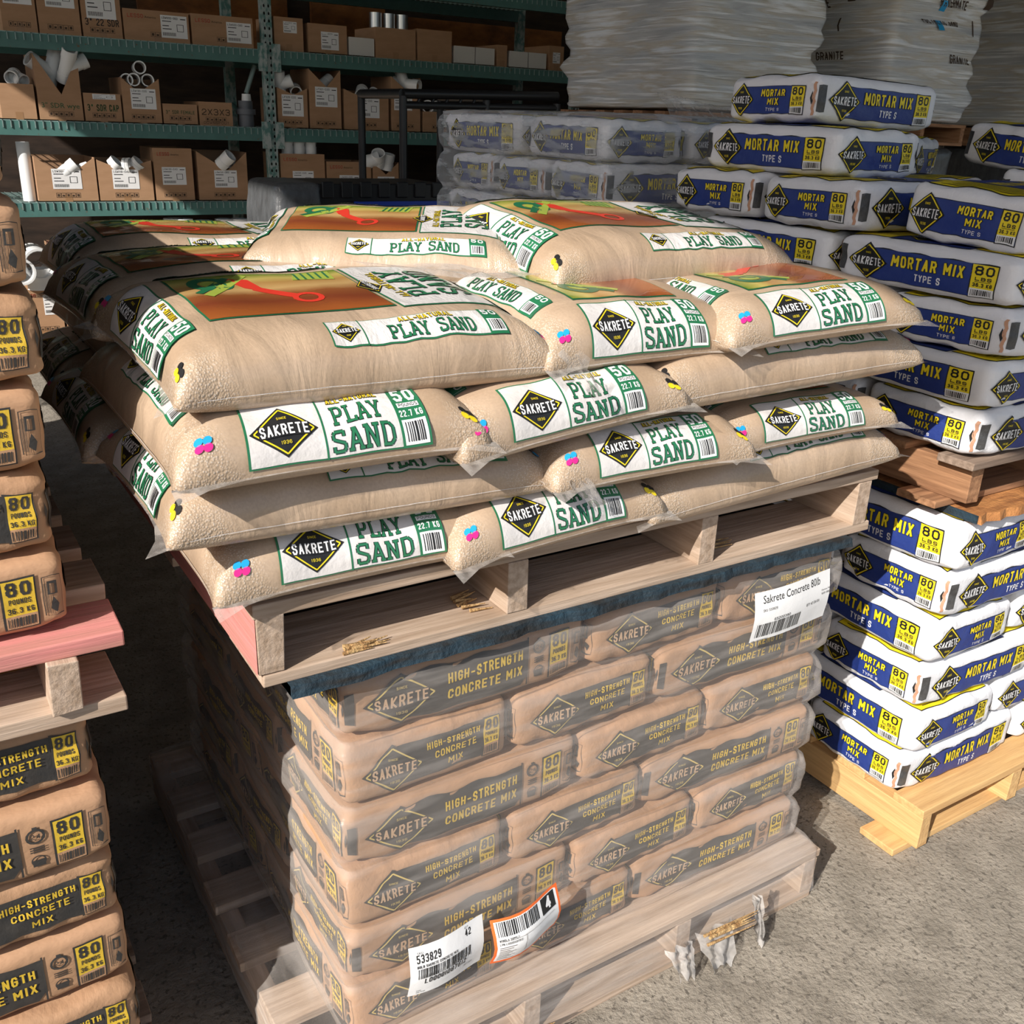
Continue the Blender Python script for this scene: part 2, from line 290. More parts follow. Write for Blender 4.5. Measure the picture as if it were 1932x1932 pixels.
class Art:
    def block(s, k, t, u0, v0, u1, v1, ly, th, grow=0.):
        adv = [.45 if ch in 'I.,1' else (.55 if ch == ' ' else (1.25 if ch in 'MW' else 1.)) for ch in t]; gap = .30; tot = sum(adv)+gap*(len(t)-1); un = (u1-u0)/tot; h = v1-v0; x = u0; T = th*h
        T = min(T, un*.34)
        for ch, a in zip(t, adv):
            if ch != ' ':
                w_ = a*un; i0 = T/2
                X = lambda p: (x+i0+p[0]*(w_-2*i0), v0+i0+p[1]*(h-2*i0))
                for pl in GLYPH[ch]:
                    for a_, b_ in zip(pl, pl[1:]):
                        p, q = X(a_), X(b_); dx, dy = q[0]-p[0], q[1]-p[1]; l = math.hypot(dx, dy) or 1; e = T*.38+grow
                        s.line(k, (p[0]-dx/l*e, p[1]-dy/l*e), (q[0]+dx/l*e, q[1]+dy/l*e), T+2*grow, ly)
            x += (a+gap)*un
    def __init__(s): s.items = []     # (layer, material, polygon)
    def poly(s, k, pts, ly=0): s.items.append((ly, k, list(pts)))
    def rect(s, k, u0, v0, u1, v1, ly=0): s.poly(k, [(u0, v0), (u1, v0), (u1, v1), (u0, v1)], ly)
    def frame(s, k, u0, v0, u1, v1, t, ly=0):
        s.rect(k, u0, v0, u1, v0+t, ly); s.rect(k, u0, v1-t, u1, v1, ly); s.rect(k, u0, v0+t, u0+t, v1-t, ly); s.rect(k, u1-t, v0+t, u1, v1-t, ly)
    def line(s, k, a, b, t, ly=0):
        dx, dy = b[0]-a[0], b[1]-a[1]; l = math.hypot(dx, dy) or 1; nx, ny = -dy/l*t/2, dx/l*t/2
        s.poly(k, [(a[0]-nx, a[1]-ny), (b[0]-nx, b[1]-ny), (b[0]+nx, b[1]+ny), (a[0]+nx, a[1]+ny)], ly)
    def circ(s, k, u, v, r, ly=0, n=12): s.poly(k, [(u+r*math.cos(2*PI*i/n), v+r*math.sin(2*PI*i/n)) for i in range(n)], ly)
    def ring(s, k, u, v, r, t, ly=0, n=14):
        for i in range(n): s.line(k, (u+r*math.cos(2*PI*i/n), v+r*math.sin(2*PI*i/n)), (u+r*math.cos(2*PI*(i+1.15)/n), v+r*math.sin(2*PI*(i+1.15)/n)), t, ly)
    def text(s, k, t, u0, v0, u1, v1, ly=2, bold=.018, outline=None, ok=None):
        if t.upper() == t:
            th = .115+bold*3.6
            if outline: s.block(ok, t, u0, v0, u1, v1, ly, th, .0011 if v1-v0 > .014 else .0005); ly += 1
            return s.block(k, t, u0, v0, u1, v1, ly, th)
        vs, fs = txt_raw(t, bold); xs = [p[0] for p in vs]; ys = [p[1] for p in vs]
        x0, y0 = min(xs), min(ys); sx, sy = (u1-u0)/(max(xs)-x0), (v1-v0)/(max(ys)-y0)
        mp = lambda p: (u0+(p[0]-x0)*sx, v0+(p[1]-y0)*sy)
        if outline:
            v2, f2 = txt_raw(t, bold+outline)
            for f in f2: s.poly(ok, [mp(v2[i]) for i in f], ly)
            ly += 1
        for f in fs: s.poly(k, [mp(vs[i]) for i in f], ly)
    def slab(s, k, word, u0, v0, u1, v1, ly=2, ok=None):
        G = {'P': ([((.2, 0), (.2, 1)), ((.2, .95), (.75, .95)), ((.75, .95), (.9, .8)), ((.9, .8), (.9, .62)), ((.9, .62), (.75, .46)), ((.75, .46), (.2, .46))], [(0, .45, 0), (0, .3, 1)]),
             'L': ([((.25, 0), (.25, 1)), ((.25, .06), (.95, .06)), ((.93, 0), (.93, .28))], [(.02, .5, 0), (.02, .5, 1)]),
             'A': ([((.1, 0), (.5, 1)), ((.9, 0), (.5, 1)), ((.25, .34), (.75, .34))], [(-.06, .3, 0), (.7, 1.06, 0), (.3, .6, 1)]),
             'Y': ([((.5, 0), (.5, .48)), ((.5, .45), (.1, 1)), ((.5, .45), (.9, 1))], [(.27, .73, 0), (-.06, .3, 1), (.7, 1.06, 1)]),
             'S': ([((.1, .3), (.1, .05)), ((.1, .06), (.75, .06)), ((.75, .06), (.9, .2)), ((.9, .2), (.9, .4)), ((.9, .4), (.12, .62)), ((.12, .6), (.12, .82)), ((.12, .82), (.25, .95)), ((.25, .95), (.88, .95)), ((.88, .98), (.88, .72))], []),
             'N': ([((.17, 0), (.17, 1)), ((.17, 1), (.83, 0)), ((.83, 0), (.83, 1))], [(-.03, .37, 0), (-.03, .3, 1), (.62, 1.05, 1)]),
             'D': ([((.2, 0), (.2, 1)), ((.05, .95), (.65, .95)), ((.65, .95), (.9, .75)), ((.9, .75), (.9, .25)), ((.9, .25), (.65, .05)), ((.65, .05), (.05, .05))], [])}
        n = len(word); cw = (u1-u0)/n; h = v1-v0
        for wdt, kk, l in (((.25, ok, ly),) if ok else ())+((.16, k, ly+1),):
            for i, ch in enumerate(word):
                X = lambda p: (u0+cw*(i+.08+.84*p[0]), v0+h*p[1]); st, se = G[ch]
                e = (wdt-.16)*.5
                for a, b in st: s.line(kk, X(a), X(b), wdt*cw*.95, l)
                for a, b, y in se:
                    p, q = X((a-e, y)), X((b+e, y)); t = (.13+e*1.5)*h; yy = v0+h*(y*(1-.13)) + (0 if y == 0 else 0)
                    s.rect(kk, p[0], yy-e*.5*h, q[0], yy+.13*h+e*.5*h, l)
    def barcode(s, u0, v0, u1, v1, ly=2, k='black', seed=1):
        R = random.Random(seed); u = u0
        while u < u1:
            wd = R.choice((.0012, .0018, .003)); s.rect(k, u, v0, min(u+wd, u1), v1, ly); u += wd+R.choice((.0012, .0016, .0026))
    def diamond(s, u, v, a, b, face, line, word, ly=1):
        D = lambda q: [(u-a*q, v), (u, v-b*q), (u+a*q, v), (u, v+b*q)]
        s.poly(face, D(1), ly)
        for i in range(4):
            p, q = D(.87)[i], D(.87)[(i+1) % 4]; s.line(line, p, q, b*.055, ly+1)
        s.rect(face, u-a*.74, v-b*.25, u+a*.74, v+b*.24, ly+2)
        s.text(word, 'SAKRETE', u-a*.70, v-b*.21, u+a*.70, v+b*.21, ly+3, .012)
        s.text(line, 'SINCE', u-a*.14, v+b*.40, u+a*.14, v+b*.50, ly+3, .005); s.text(line, '1936', u-a*.15, v-b*.54, u+a*.15, v-b*.42, ly+3, .005)

def clip_strips(pl, step, ax):
    a0 = min(p[ax] for p in pl); a1 = max(p[ax] for p in pl); i0 = math.floor(a0/step+1e-6); i1 = math.ceil(a1/step-1e-6)
    if i1-i0 <= 1: return [pl]
    out = []
    def cut(P, c, keep_low):
        R = []; n = len(P)
        for i in range(n):
            A, B = P[i], P[(i+1) % n]; da, db = A[ax]-c, B[ax]-c
            ia = da <= 0 if keep_low else da >= 0
            if ia: R.append(A)
            if da*db < 0: t = da/(da-db); R.append((A[0]+(B[0]-A[0])*t, A[1]+(B[1]-A[1])*t))
        return R
    rest = pl
    for i in range(i0+1, i1):
        lo = cut(rest, i*step, True); rest = cut(rest, i*step, False)
        if len(lo) >= 3: out.append(lo)
        if len(rest) < 3: break
    if len(rest) >= 3: out.append(rest)
    return out
def lay_art(mb, art, fn, ustep, vstep, off0=.0013, doff=.0006):
    cache = {}
    def P(u, v, ly):
        key = (round(u, 5), round(v, 5), ly)
        if key in cache: return cache[key]
        e = 1e-3; p = fn(u, v); du = fn(u+e, v)-fn(u-e, v); dv = fn(u, v+e)-fn(u, v-e); n = du.cross(dv)
        n = n.normalized() if n.length > 1e-12 else Vector((0, 0, 1))
        q = p+n*(off0+doff*ly); cache[key] = len(mb.v); mb.v.append(tuple(q)); return cache[key]
    for ly, k, pl in sorted(art.items, key=lambda t: t[0]):
        A = sum(pl[i][0]*pl[(i+1) % len(pl)][1]-pl[(i+1) % len(pl)][0]*pl[i][1] for i in range(len(pl)))
        if abs(A) < 1e-12: continue
        if A < 0: pl = pl[::-1]
        i = mb.m(k)
        for a in clip_strips(pl, vstep, 1):
            for b in clip_strips(a, ustep, 0):
                idx = [P(u, v, ly) for u, v in b]; idx = [x for j, x in enumerate(idx) if x != idx[j-1]]
                if len(set(idx)) < 3 or len(set(idx)) != len(idx): continue
                mb.f.append(idx); mb.mi.append(i); mb.sm.append(True)

# ------------------------------------------------------------------ paper sack (box-shaped)
def wob(q, seed, amp):
    R = random.Random(seed); s = Vector((0, 0, 0))
    for i in range(5):
        k = Vector((R.uniform(-3, 3), R.uniform(-3, 3), R.uniform(-2, 2))); ph = R.uniform(0, 6.28); d = Vector((R.uniform(-1, 1), R.uniform(-1, 1), R.uniform(-1, 1)))
        s += d*math.sin(k.dot(q)+ph)
    return s*amp*.45
def crump(x, y, z, sd):
    e = max(abs(x)**6, abs(y)**6); f = math.sin(x*15+sd+3*z)*math.sin(y*11+z*4+sd*2)+.7*math.sin((x+y)*17+z*6+sd*3)
    return Vector((.0010*f*abs(x), .0010*f*abs(y), .0016*f*e*(abs(z) > .6)))
def sack_fn(Lx, Wy, Hz, seed, r=.019, amp=.004):
    a, b, c = Lx/2-.006, Wy/2-.006, Hz/2-.002
    def pos(q):
        P = Vector((q[0]*a, q[1]*b, q[2]*c)); I = Vector((max(-a+r, min(a-r, P.x)), max(-b+r, min(b-r, P.y)), max(-c+r, min(c-r, P.z))))
        d = P-I
        if d.length > 1e-9: P = I+d.normalized()*r*max(abs(d.x), abs(d.y), abs(d.z))/r
        x, y, z = P.x/a, P.y/b, P.z/c
        z2 = P.z*(1.03-.10*abs(x)**4-.08*abs(y)**4)
        x2 = P.x+math.copysign(1, P.x)*.006*max(0, 1-y*y)*abs(x)**3*(1-.5*z*z); y2 = P.y+math.copysign(1, P.y)*.007*max(0, 1-x*x)*abs(y)**3*(1-.5*z*z)
        # pinched creases at the end folds
        cr = .0035*math.exp(-((abs(x)-.93)/.05)**2)*math.sin(z*9+y*7+seed)
        return Vector((x2, y2, z2+cr))+wob(Vector((x, y, z)), seed, amp)+crump(x, y, z, seed)
    F = {'F': lambda u, v: pos((u/a, -1, v/c)), 'B': lambda u, v: pos((-u/a, 1, v/c)), 'R': lambda u, v: pos((1, u/b, v/c)),
         'L': lambda u, v: pos((-1, -u/b, v/c)), 'T': lambda u, v: pos((u/a, v/b, 1))}
    return pos, F
def grid_cube(mb, pos, nx, ny, nz, k):
    idx = {}
    def V(q):
        key = tuple(round(t, 4) for t in q)
        if key not in idx: idx[key] = len(mb.v); mb.v.append(tuple(pos(q)))
        return idx[key]
    i = mb.m(k)
    def warp(t): return math.copysign(abs(t)**.8, t)
    def face(f, n, m):
        for p in range(n):
            for q in range(m):
                g = lambda x, y: V(f(warp(-1+2*x/n), warp(-1+2*y/m)))
                mb.f.append([g(p, q), g(p+1, q), g(p+1, q+1), g(p, q+1)]); mb.mi.append(i); mb.sm.append(True)
    face(lambda u, v: (u, -1, v), nx, nz); face(lambda u, v: (-u, 1, v), nx, nz); face(lambda u, v: (1, u, v), ny, nz); face(lambda u, v: (-1, -u, v), ny, nz)
    face(lambda u, v: (u, v, 1), nx, ny); face(lambda u, v: (-u, v, -1), nx, ny)

def block80(A, u0, u1, v0, v1, y, bk, lb, pounds='LBS', ly=1):
    wd = u1-u0; h = v1-v0
    A.rect(bk, u0, v0, u1, v1, ly); A.rect(y, u0+.003, v0+h*.27, u1-.002, v1-.003, ly+1); A.rect('text_white' if lb else 'kraft', u0+.003, v0+.002, u1-.002, v0+h*.27, ly+1)
    A.text(bk, '80', u0+wd*.16, v0+h*.66, u1-wd*.14, v1-h*.07, ly+2, .02)
    A.text(bk, pounds, u0+wd*.2, v0+h*.50, u1-wd*.18, v0+h*.605, ly+2, .03)
    A.text(bk, '36.3 KG', u0+wd*.14, v0+h*.32, u1-wd*.12, v0+h*.43, ly+2, .03)
    if lb: A.rect(bk, u0+wd*.2, v0+h*.46, u1-wd*.18, v0+h*.475, ly+2)
    A.barcode(u0+wd*.12, v0+h*.06, u1-wd*.12, v0+h*.23, ly+2, bk)

SL, SW, SH = .455, .31, .122
def mortar_mesh(seed):
    mb = MB(); pos, F = sack_fn(SL, SW, SH, seed); grid_cube(mb, pos, 40, 28, 14, 'white_paper')
    A = Art()   # long side
    u = lambda f: -SL/2+SL*f
    A.rect('patch', u(.012), -.034, u(.072), .034, 0)
    A.rect('black', u(.21), -.0455, u(.905), .0355, 0); A.rect('blue', u(.21), -.044, u(.90), .034, 1)
    A.diamond(u(.21), -.002, .055, .051, 'black', 'yellow', 'text_white', 2)
    A.text('yellow', 'MORTAR MIX', u(.355), -.006, u(.745), .024, 3, .02, .012, 'black'); A.text('text_white', 'TYPE S', u(.49), -.034, u(.63), -.016, 3, .012)
    block80(A, u(.775), u(.905), -.0475, .0365, 'yellow', 'black', True)
    for s in 'FB': lay_art(mb, A, F[s], .016, .009)
    A = Art(); u = lambda f: -SW/2+SW*f   # ends
    A.rect('black', u(.17), -.0415, u(.86), .0315, 0); A.rect('blue', u(.17), -.040, u(.86), .030, 1)
    A.diamond(u(.185), -.004, .045, .047, 'black', 'yellow', 'text_white', 2)
    A.text('yellow', 'MORTAR', u(.42), .004, u(.67), .022, 3, .02, .01, 'black'); A.text('yellow', 'MIX', u(.49), -.019, u(.61), -.001, 3, .02, .01, 'black'); A.text('text_white', 'TYPE S', u(.48), -.034, u(.62), -.026, 3, .008)
    block80(A, u(.72), u(.865), -.0435, .0325, 'yellow', 'black', True)
    A.poly('black', [(u(.915), 0), (u(.93), -.018), (u(.945), 0), (u(.93), .018)], 1)
    for s in 'RL': lay_art(mb, A, F[s], .016, .009)
    A = Art()
    for sg in (-1, 1):
        x0, x1 = sorted((sg*.205, sg*.105)); A.rect('black', x0-.002, -.122, x1+.002, .122, 0); A.rect('yellow', x0, -.12, x1, .12, 1)
        for j in range(10):
            a = x0+.008+j*.0088; A.rect('black', a, -.10+.012*(j % 3), a+.0025, .10-.02*(j % 2), 2)
    A.rect('black', -.098, -.132, .098, .132, 0); A.rect('blue', -.096, -.13, .096, .13, 1)
    A.text('yellow', 'MORTAR MIX', -.085, .02, .085, .07, 2, .02); A.text('text_white', 'TYPE S', -.04, -.02, .04, .005, 2, .01); A.diamond(-.04, -.075, .05, .045, 'black', 'yellow', 'text_white', 2)
    lay_art(mb, A, F['T'], .02, .02)
    return mb, F
def kraft_mesh(seed):
    mb = MB(); pos, F = sack_fn(SL, SW, SH, seed, .015, .004); grid_cube(mb, pos, 40, 28, 14, 'kraft')
    A = Art(); u = lambda f: -SL/2+SL*f; K = 'kraft_dark'
    A.poly(K, [(u(.23), -.0455), (u(.70), -.0455), (u(.725), -.03), (u(.725), .035), (u(.23), .0415)], 0)
    A.diamond(u(.215), -.002, .065, .050, K, 'kraft_line', 'kraft_text', 1)
    A.text('kraft_yellow', 'HIGH-STRENGTH', u(.39), .004, u(.70), .022, 3, .016); A.text('kraft_yellow', 'CONCRETE MIX', u(.39), -.024, u(.70), -.006, 3, .016)
    A.ring(K, u(.775), .018, .011, .0035, 1); A.text(K, '24', u(.76), .014, u(.79), .022, 2, .01); A.rect(K, u(.768), .030, u(.782), .034, 1)
    for j in range(3): A.rect(K, u(.755), -.002-j*.004, u(.797), .0-j*.004, 1)
    A.ring(K, u(.775), -.026, .009, .002, 1); A.rect(K, u(.757), -.036, u(.793), -.024, 1)
    block80(A, u(.82), u(.912), -.0475, .0385, 'kraft_yellow', K, False, 'POUNDS')
    A.rect(K, u(.722), -.0475, u(.728), .0385, 1)
    A.frame(K, u(.927), -.036, u(.985), .03, .0012, 0); A.frame(K, u(.94), .002, u(.965), .022, .003, 1); A.poly(K, [(u(.945), -.024), (u(.96), -.03), (u(.968), -.02), (u(.955), -.008)], 1)
    for j in range(4): A.rect(K, u(.931)+j*.0015, -.03, u(.9325)+j*.0015, .02, 1)
    A.rect(K, u(.005), -.03, u(.045), .03, 0)
    for s in 'FB': lay_art(mb, A, F[s], .016, .009)
    A = Art(); u = lambda f: -SW/2+SW*f
    A.rect(K, u(.31), -.0405, u(.82), .0345, 0)
    A.diamond(u(.285), -.006, .054, .045, K, 'kraft_line', 'kraft_text', 1)
    A.text('kraft_yellow', 'HIGH-STRENGTH', u(.475), .012, u(.80), .025, 3, .014); A.text('kraft_yellow', 'CONCRETE', u(.52), -.008, u(.77), .005, 3, .014); A.text('kraft_yellow', 'MIX', u(.60), -.029, u(.69), -.016, 3, .014)
    block80(A, u(.815), u(.925), -.043, .0365, 'kraft_yellow', K, False, 'POUNDS')
    A.poly(K, [(u(.95), 0), (u(.958), -.016), (u(.966), 0), (u(.958), .016)], 1)
    for s in 'RL': lay_art(mb, A, F[s], .016, .009)
    A = Art(); A.rect('kraft_line', -.11, -.10, .10, .10, 0); lay_art(mb, A, F['T'], .02, .02)
    return mb, F
def sack_protos(fn, name, tape):
    R = []
    for sd in (3, 11, 23):
        mb, F = fn(sd); o = mb.build(name)
        tp = MB(); A = Art(); A.poly('tape' if tape else 'kraft_line', [(-SW/2+.290+.003*math.sin(i*2), -.045+i*.009) for i in range(11)]+[(-SW/2+.297+.003*math.sin(i*2), -.045+i*.009) for i in range(10, -1, -1)], 0)
        A.items = [(0, 'tape' if tape else 'kraft_line', [(-SW/2+.290+.002*math.sin(i*2), -.046+i*.0092), (-SW/2+.2975+.002*math.sin(i*2), -.046+i*.0092), (-SW/2+.2975+.002*math.sin(i*2+2), -.046+i*.0092+.0092), (-SW/2+.290+.002*math.sin(i*2+2), -.046+i*.0092+.0092)]) for i in range(10)]
        lay_art(tp, A, F['L'], .01, .01, .002); R.append((o.data, tp.build('valve_tape').data))
        for ob in list(C.objects):
            if ob.data in (R[-1][0], R[-1][1]): bpy.data.objects.remove(ob)
    return R
MORTAR = sack_protos(mortar_mesh, 'mortar_bag', True)
KRAFT = sack_protos(kraft_mesh, 'concrete_bag', False)
_n = [0]
def sack(protos, name, x, y, z, yaw, label, group, hz=1., tilt=(0, 0), valve=True):
    """x, y = centre, z = underside"""
    _n[0] += 1; R = random.Random(_n[0]*17); me, tp = protos[_n[0] % 3]
    o = bpy.data.objects.new(name, me); C.objects.link(o); o.location = (x, y, z+SH/2*hz)
    o.rotation_euler = (math.radians(tilt[0]), math.radians(tilt[1]), math.radians(yaw+R.uniform(-1.0, 1.0))); o.scale = (1, 1, hz)
    tag(o, label, 'bag', group)
    if valve:
        c = bpy.data.objects.new('valve_tape', tp); C.objects.link(c); c.parent = o
    return o

# ------------------------------------------------------------------ sand pillow bag
BL, BW, BH = .60, .415, .102
def sand_mesh(seed):
    a, b, c = BL/2, BW/2, BH/2; zs = -.52*c; R = random.Random(seed); ph = [R.uniform(0, 6.28) for _ in range(8)]
    cl = lambda s: max(-1., min(1., s))
    def prof(s, p, q): return max(0., 1-abs(s)**p)**q
    def xy(s, t):
        x = a*s*(.955+.045*t*t*abs(t)); y = b*t*(.965+.05*abs(s)**8)
        return x, y
    def crease(s, t): return .0022*abs(s)**3*math.sin(t*13+ph[0]+3*s)+.0022*math.sin(s*9+ph[1])*math.sin(t*4+ph[2])*.8+.0024*math.sin(s*33+ph[4]+t*5+2*math.sin(s*7+ph[3]))*(abs(t)**4)*(.4+.6*math.sin(s*5+ph[7])**2)
    def top(s, t):
        s, t = cl(s), cl(t); x, y = xy(s, t); f = prof(s, 7.5, .5)*prof(t, 6.5, .5)
        return Vector((x, y, zs+(c-zs)*f*(1+.05*math.sin(s*2.3+ph[5])+.04*math.sin(t*2+ph[6]))+crease(s, t)*min(1, f*2)))
    def bot(s, t):
        s, t = cl(s), cl(t); x, y = xy(s, t); f = prof(s, 7, .5)*prof(t, 7, .45)
        return Vector((x, y, zs-(c+zs)*f))
    mb = MB(); NS, NT = 44, 32
    wv = lambda i, n: math.sin(PI/2*(-1+2*i/n))*.35+(-1+2*i/n)*.65 if 0 < i < n else (-1. if i == 0 else 1.)
    vs = [top(wv(i, NS), wv(j, NT)) for i in range(NS+1) for j in range(NT+1)]; I = lambda i, j: i*(NT+1)+j
    fs = [(I(i, j), I(i+1, j), I(i+1, j+1), I(i, j+1)) for i in range(NS) for j in range(NT)]
    n0 = len(vs); mapb = {}
    for i in range(NS+1):
        for j in range(NT+1):
            if i in (0, NS) or j in (0, NT): mapb[(i, j)] = I(i, j)
            else: mapb[(i, j)] = len(vs); vs.append(bot(wv(i, NS), wv(j, NT)))
    fs += [(mapb[(i, j)], mapb[(i, j+1)], mapb[(i+1, j+1)], mapb[(i+1, j)]) for i in range(NS) for j in range(NT)]
    mb.add(vs, fs, 'sand', True)
    # arc-length tables for the end and the long side
    def table(fn):
        T = [(0., 1.)]; p = fn(1.); k = 1.; acc = 0.
        while k > .3:
            k -= .002 if k > .9 else .01; q = fn(k); acc += (q-p).length; T.append((acc, k)); p = q
        return T
    def look(T, v):
        if v <= 0: return 1.
        for i in range(1, len(T)):
            if T[i][0] >= v: t = (v-T[i-1][0])/(T[i][0]-T[i-1][0]+1e-9); return T[i-1][1]+(T[i][1]-T[i-1][1])*t
        return T[-1][1]
    TE = table(lambda k: top(k, 0)); TS = table(lambda k: top(0, k))
    endm = lambda u, v: top(-look(TE, v), -u/b); endp = lambda u, v: top(look(TE, v), u/b)
    sidf = lambda u, v: top(u/a, -look(TS, v)); sidb = lambda u, v: top(-u/a, look(TS, v)); topf = lambda u, v: top(u/a, v/b)
    # end label
    A = Art(); L, G = 'sand_label', 'green'
    u0, u1, v0, v1 = -.118, .118, .006, .094
    A.rect(G, u0, v0, u1, v1, 0); A.rect(L, u0+.003, v0+.003, u1-.003, v1-.003, 1); A.rect(G, -.022, v0, -.0195, v1, 2)
    A.diamond(-.070, .047, .043, .032, 'black', 'yellow', 'text_white', 2)
    A.text('sand_yellow', 'ALL-NATURAL', -.006, .079, .062, .088, 2, .02, .014, 'black')
    A.slab(G, 'PLAY', -.007, .047, .061, .073, 2, 'black'); A.slab(G, 'SAND', -.015, .013, .071, .040, 2, 'black')
    A.rect(G, .078, v0, u1, v1, 2); A.text('text_white', '50', .083, .067, .113, .090, 3, .02); A.rect('text_white', .083, .057, .113, .064, 3); A.text('black', 'POUNDS', .085, .0582, .111, .063, 4, .005)
    A.text('text_white', '22.7 KG', .082, .044, .114, .053, 3, .012); A.rect('text_white', .0815, .010, .1145, .040, 3); A.barcode(.085, .014, .111, .037, 4)
    for sg in (-1, 1):
        cs = (('black', 'black', 'yellow', 'yellow') if sg > 0 else ('cyan', 'cyan', 'magenta', 'magenta'))
        for q, kk in enumerate(cs): A.circ(kk, sg*.172+(q % 2)*.0105, .052-.0095*(q//2)-(.002 if q % 2 else 0), .0056, 0)
    for fn in (endm, endp): lay_art(mb, A, fn, .012, .006, .0014)
    # band along the long sides
    A = Art(); A.rect('sand_label', -.27, .004, .27, .0052, 0); A.rect(G, -.075, .056, .215, .104, 0); A.rect(L, -.073, .058, .213, .102, 1); A.rect(G, -.024, .056, -.022, .104, 2)
    A.diamond(-.049, .080, .022, .017, 'black', 'yellow', 'text_white', 2); A.text('sand_yellow', 'ALL-NATURAL', .04, .089, .13, .099, 2, .02, .014, 'black'); A.slab(G, 'PLAY', .015, .062, .082, .085, 2, 'black'); A.slab(G, 'SAND', .095, .062, .160, .085, 2, 'black')
    A.rect(G, .180, .056, .213, .104, 2); A.text('text_white', '50', .184, .089, .209, .101, 3, .025); A.rect('text_white', .183, .060, .210, .080, 3); A.barcode(.186, .062, .207, .078, 4)
    for fn in (sidf, sidb): lay_art(mb, A, fn, .012, .006, .0014)
    # printed picture and title on top
    A = Art(); A.rect(G, -.225, -.105, .068, .115, 0); A.rect('photo', -.222, -.102, .065, .112, 1)
    A.ring('red', -.045, -.035, .020, .009, 2); A.line('red', (-.06, -.02), (-.105, .03), .02, 2); A.poly('red', [(-.09, .01), (-.12, .035), (-.14, .09), (-.10, .075)], 2)
    A.ring('green', -.165, .06, .028, .016, 2); A.circ('lime', -.165, .06, .016, 2)
    A.line('lime', (-.19, -.005), (-.10, .10), .016, 2); A.line('green', (-.20, .01), (-.13, .09), .012, 2); A.poly('lime', [(-.03, .06), (.04, .05), (.05, .10), (-.01, .105)], 2)
    for j in range(5): A.line('green', (-.02+j*.013, .058), (-.012+j*.013, .10), .004, 3)
    A.rect(G, .074, -.115, .245, .115, 0); A.rect(L, .077, -.112, .242, .112, 1)
    Tt = Art(); Tt.slab(G, 'PLAY', -.075, .03, .075, .075, 2, 'black'); Tt.slab(G, 'SAND', -.08, -.03, .08, .02, 2, 'black'); Tt.text('sand_yellow', 'ALL-NATURAL', -.07, .08, .07, .094, 2, .02, .014, 'black')
    Tt.diamond(0, .118, .035, .024, 'black', 'yellow', 'text_white', 2)
    for ly, k, pl in Tt.items: A.poly(k, [(.195-q[1], q[0]) for q in pl], ly)
    lay_art(mb, A, topf, .02, .02, .0012)
    fls = []   # clear plastic ears past the corners and end seals
    for sx in (-1, 1):
        fl = MB(); fls.append(fl)
        for j in range(10):
            t0, t1 = -1+.2*j, -.8+.2*j
            p = top(sx, t0), top(sx, t1); d = Vector((sx, 0, -.25)); e0 = .002+.024*abs(t0)**5; e1 = .002+.024*abs(t1)**5
            fl.add([p[0]-d*.004, p[1]-d*.004, p[1]+d*e1, p[0]+d*e0], [(0, 1, 2, 3)], 'flap', True)
    return mb, fls
SAND = []
for sd in (5, 9, 14):
    mb, fls = sand_mesh(sd); o = mb.build('sand_bag'); f = [q.build('end_seal') for q in fls]; SAND.append((o.data, [q.data for q in f]))
    for q in [o]+f: bpy.data.objects.remove(q)
def sand(x, y, z, yaw, label, sc=(1, 1, 1), tilt=(0, 0), v=0, group='play sand bags on the upper pallet'):
    me, f = SAND[v % 3]; o = bpy.data.objects.new('sand_bag', me); C.objects.link(o); o.location = (x, y, z+BH/2*sc[2]); o.scale = sc
    o.rotation_euler = (math.radians(tilt[0]), math.radians(tilt[1]), math.radians(yaw)); tag(o, label, 'bag', group)
    for q in f: c = bpy.data.objects.new('end_seal', q); C.objects.link(c); c.parent = o; c['label'] = 'clear plastic end seal'
    return o

# ------------------------------------------------------------------ the setting
def setting():
    mb = MB(); mb.box(-14, 16, -12, 9.2, -.1, 0, 'floor'); struct(mb.build('floor'))
    mb = MB(); mb.box(-3, 14, 8.9, 9.1, 0, 4.2, 'wall')
    for i, (x0, x1, z0, z1) in enumerate(((1.6, 2.75, 2.15, 2.9), (2.95, 3.6, 2.15, 2.7), (3.7, 5.4, 2.15, 2.6))): mb.box(x0*1.2, x1*1.2, 8.86, 8.9, z0, z1, 'plyw')
    struct(mb.build('wall_back'))
    mb = MB(); mb.box(9.5, 9.7, 1.5, 9, 0, 4.2, 'wall'); struct(mb.build('wall_right'))
    mb = MB(); mb.box(-5.3, -5.1, -7, 9.2, 0, 3.4, 'wall'); struct(mb.build('wall_left'))  # unseen wall added to cut low skylight into the gap between the stacks
    mb = MB(); mb.box(-2.8, 14, -3.2, 9.2, 4.2, 4.3, 'roof'); struct(mb.build('ceiling'))
setting()

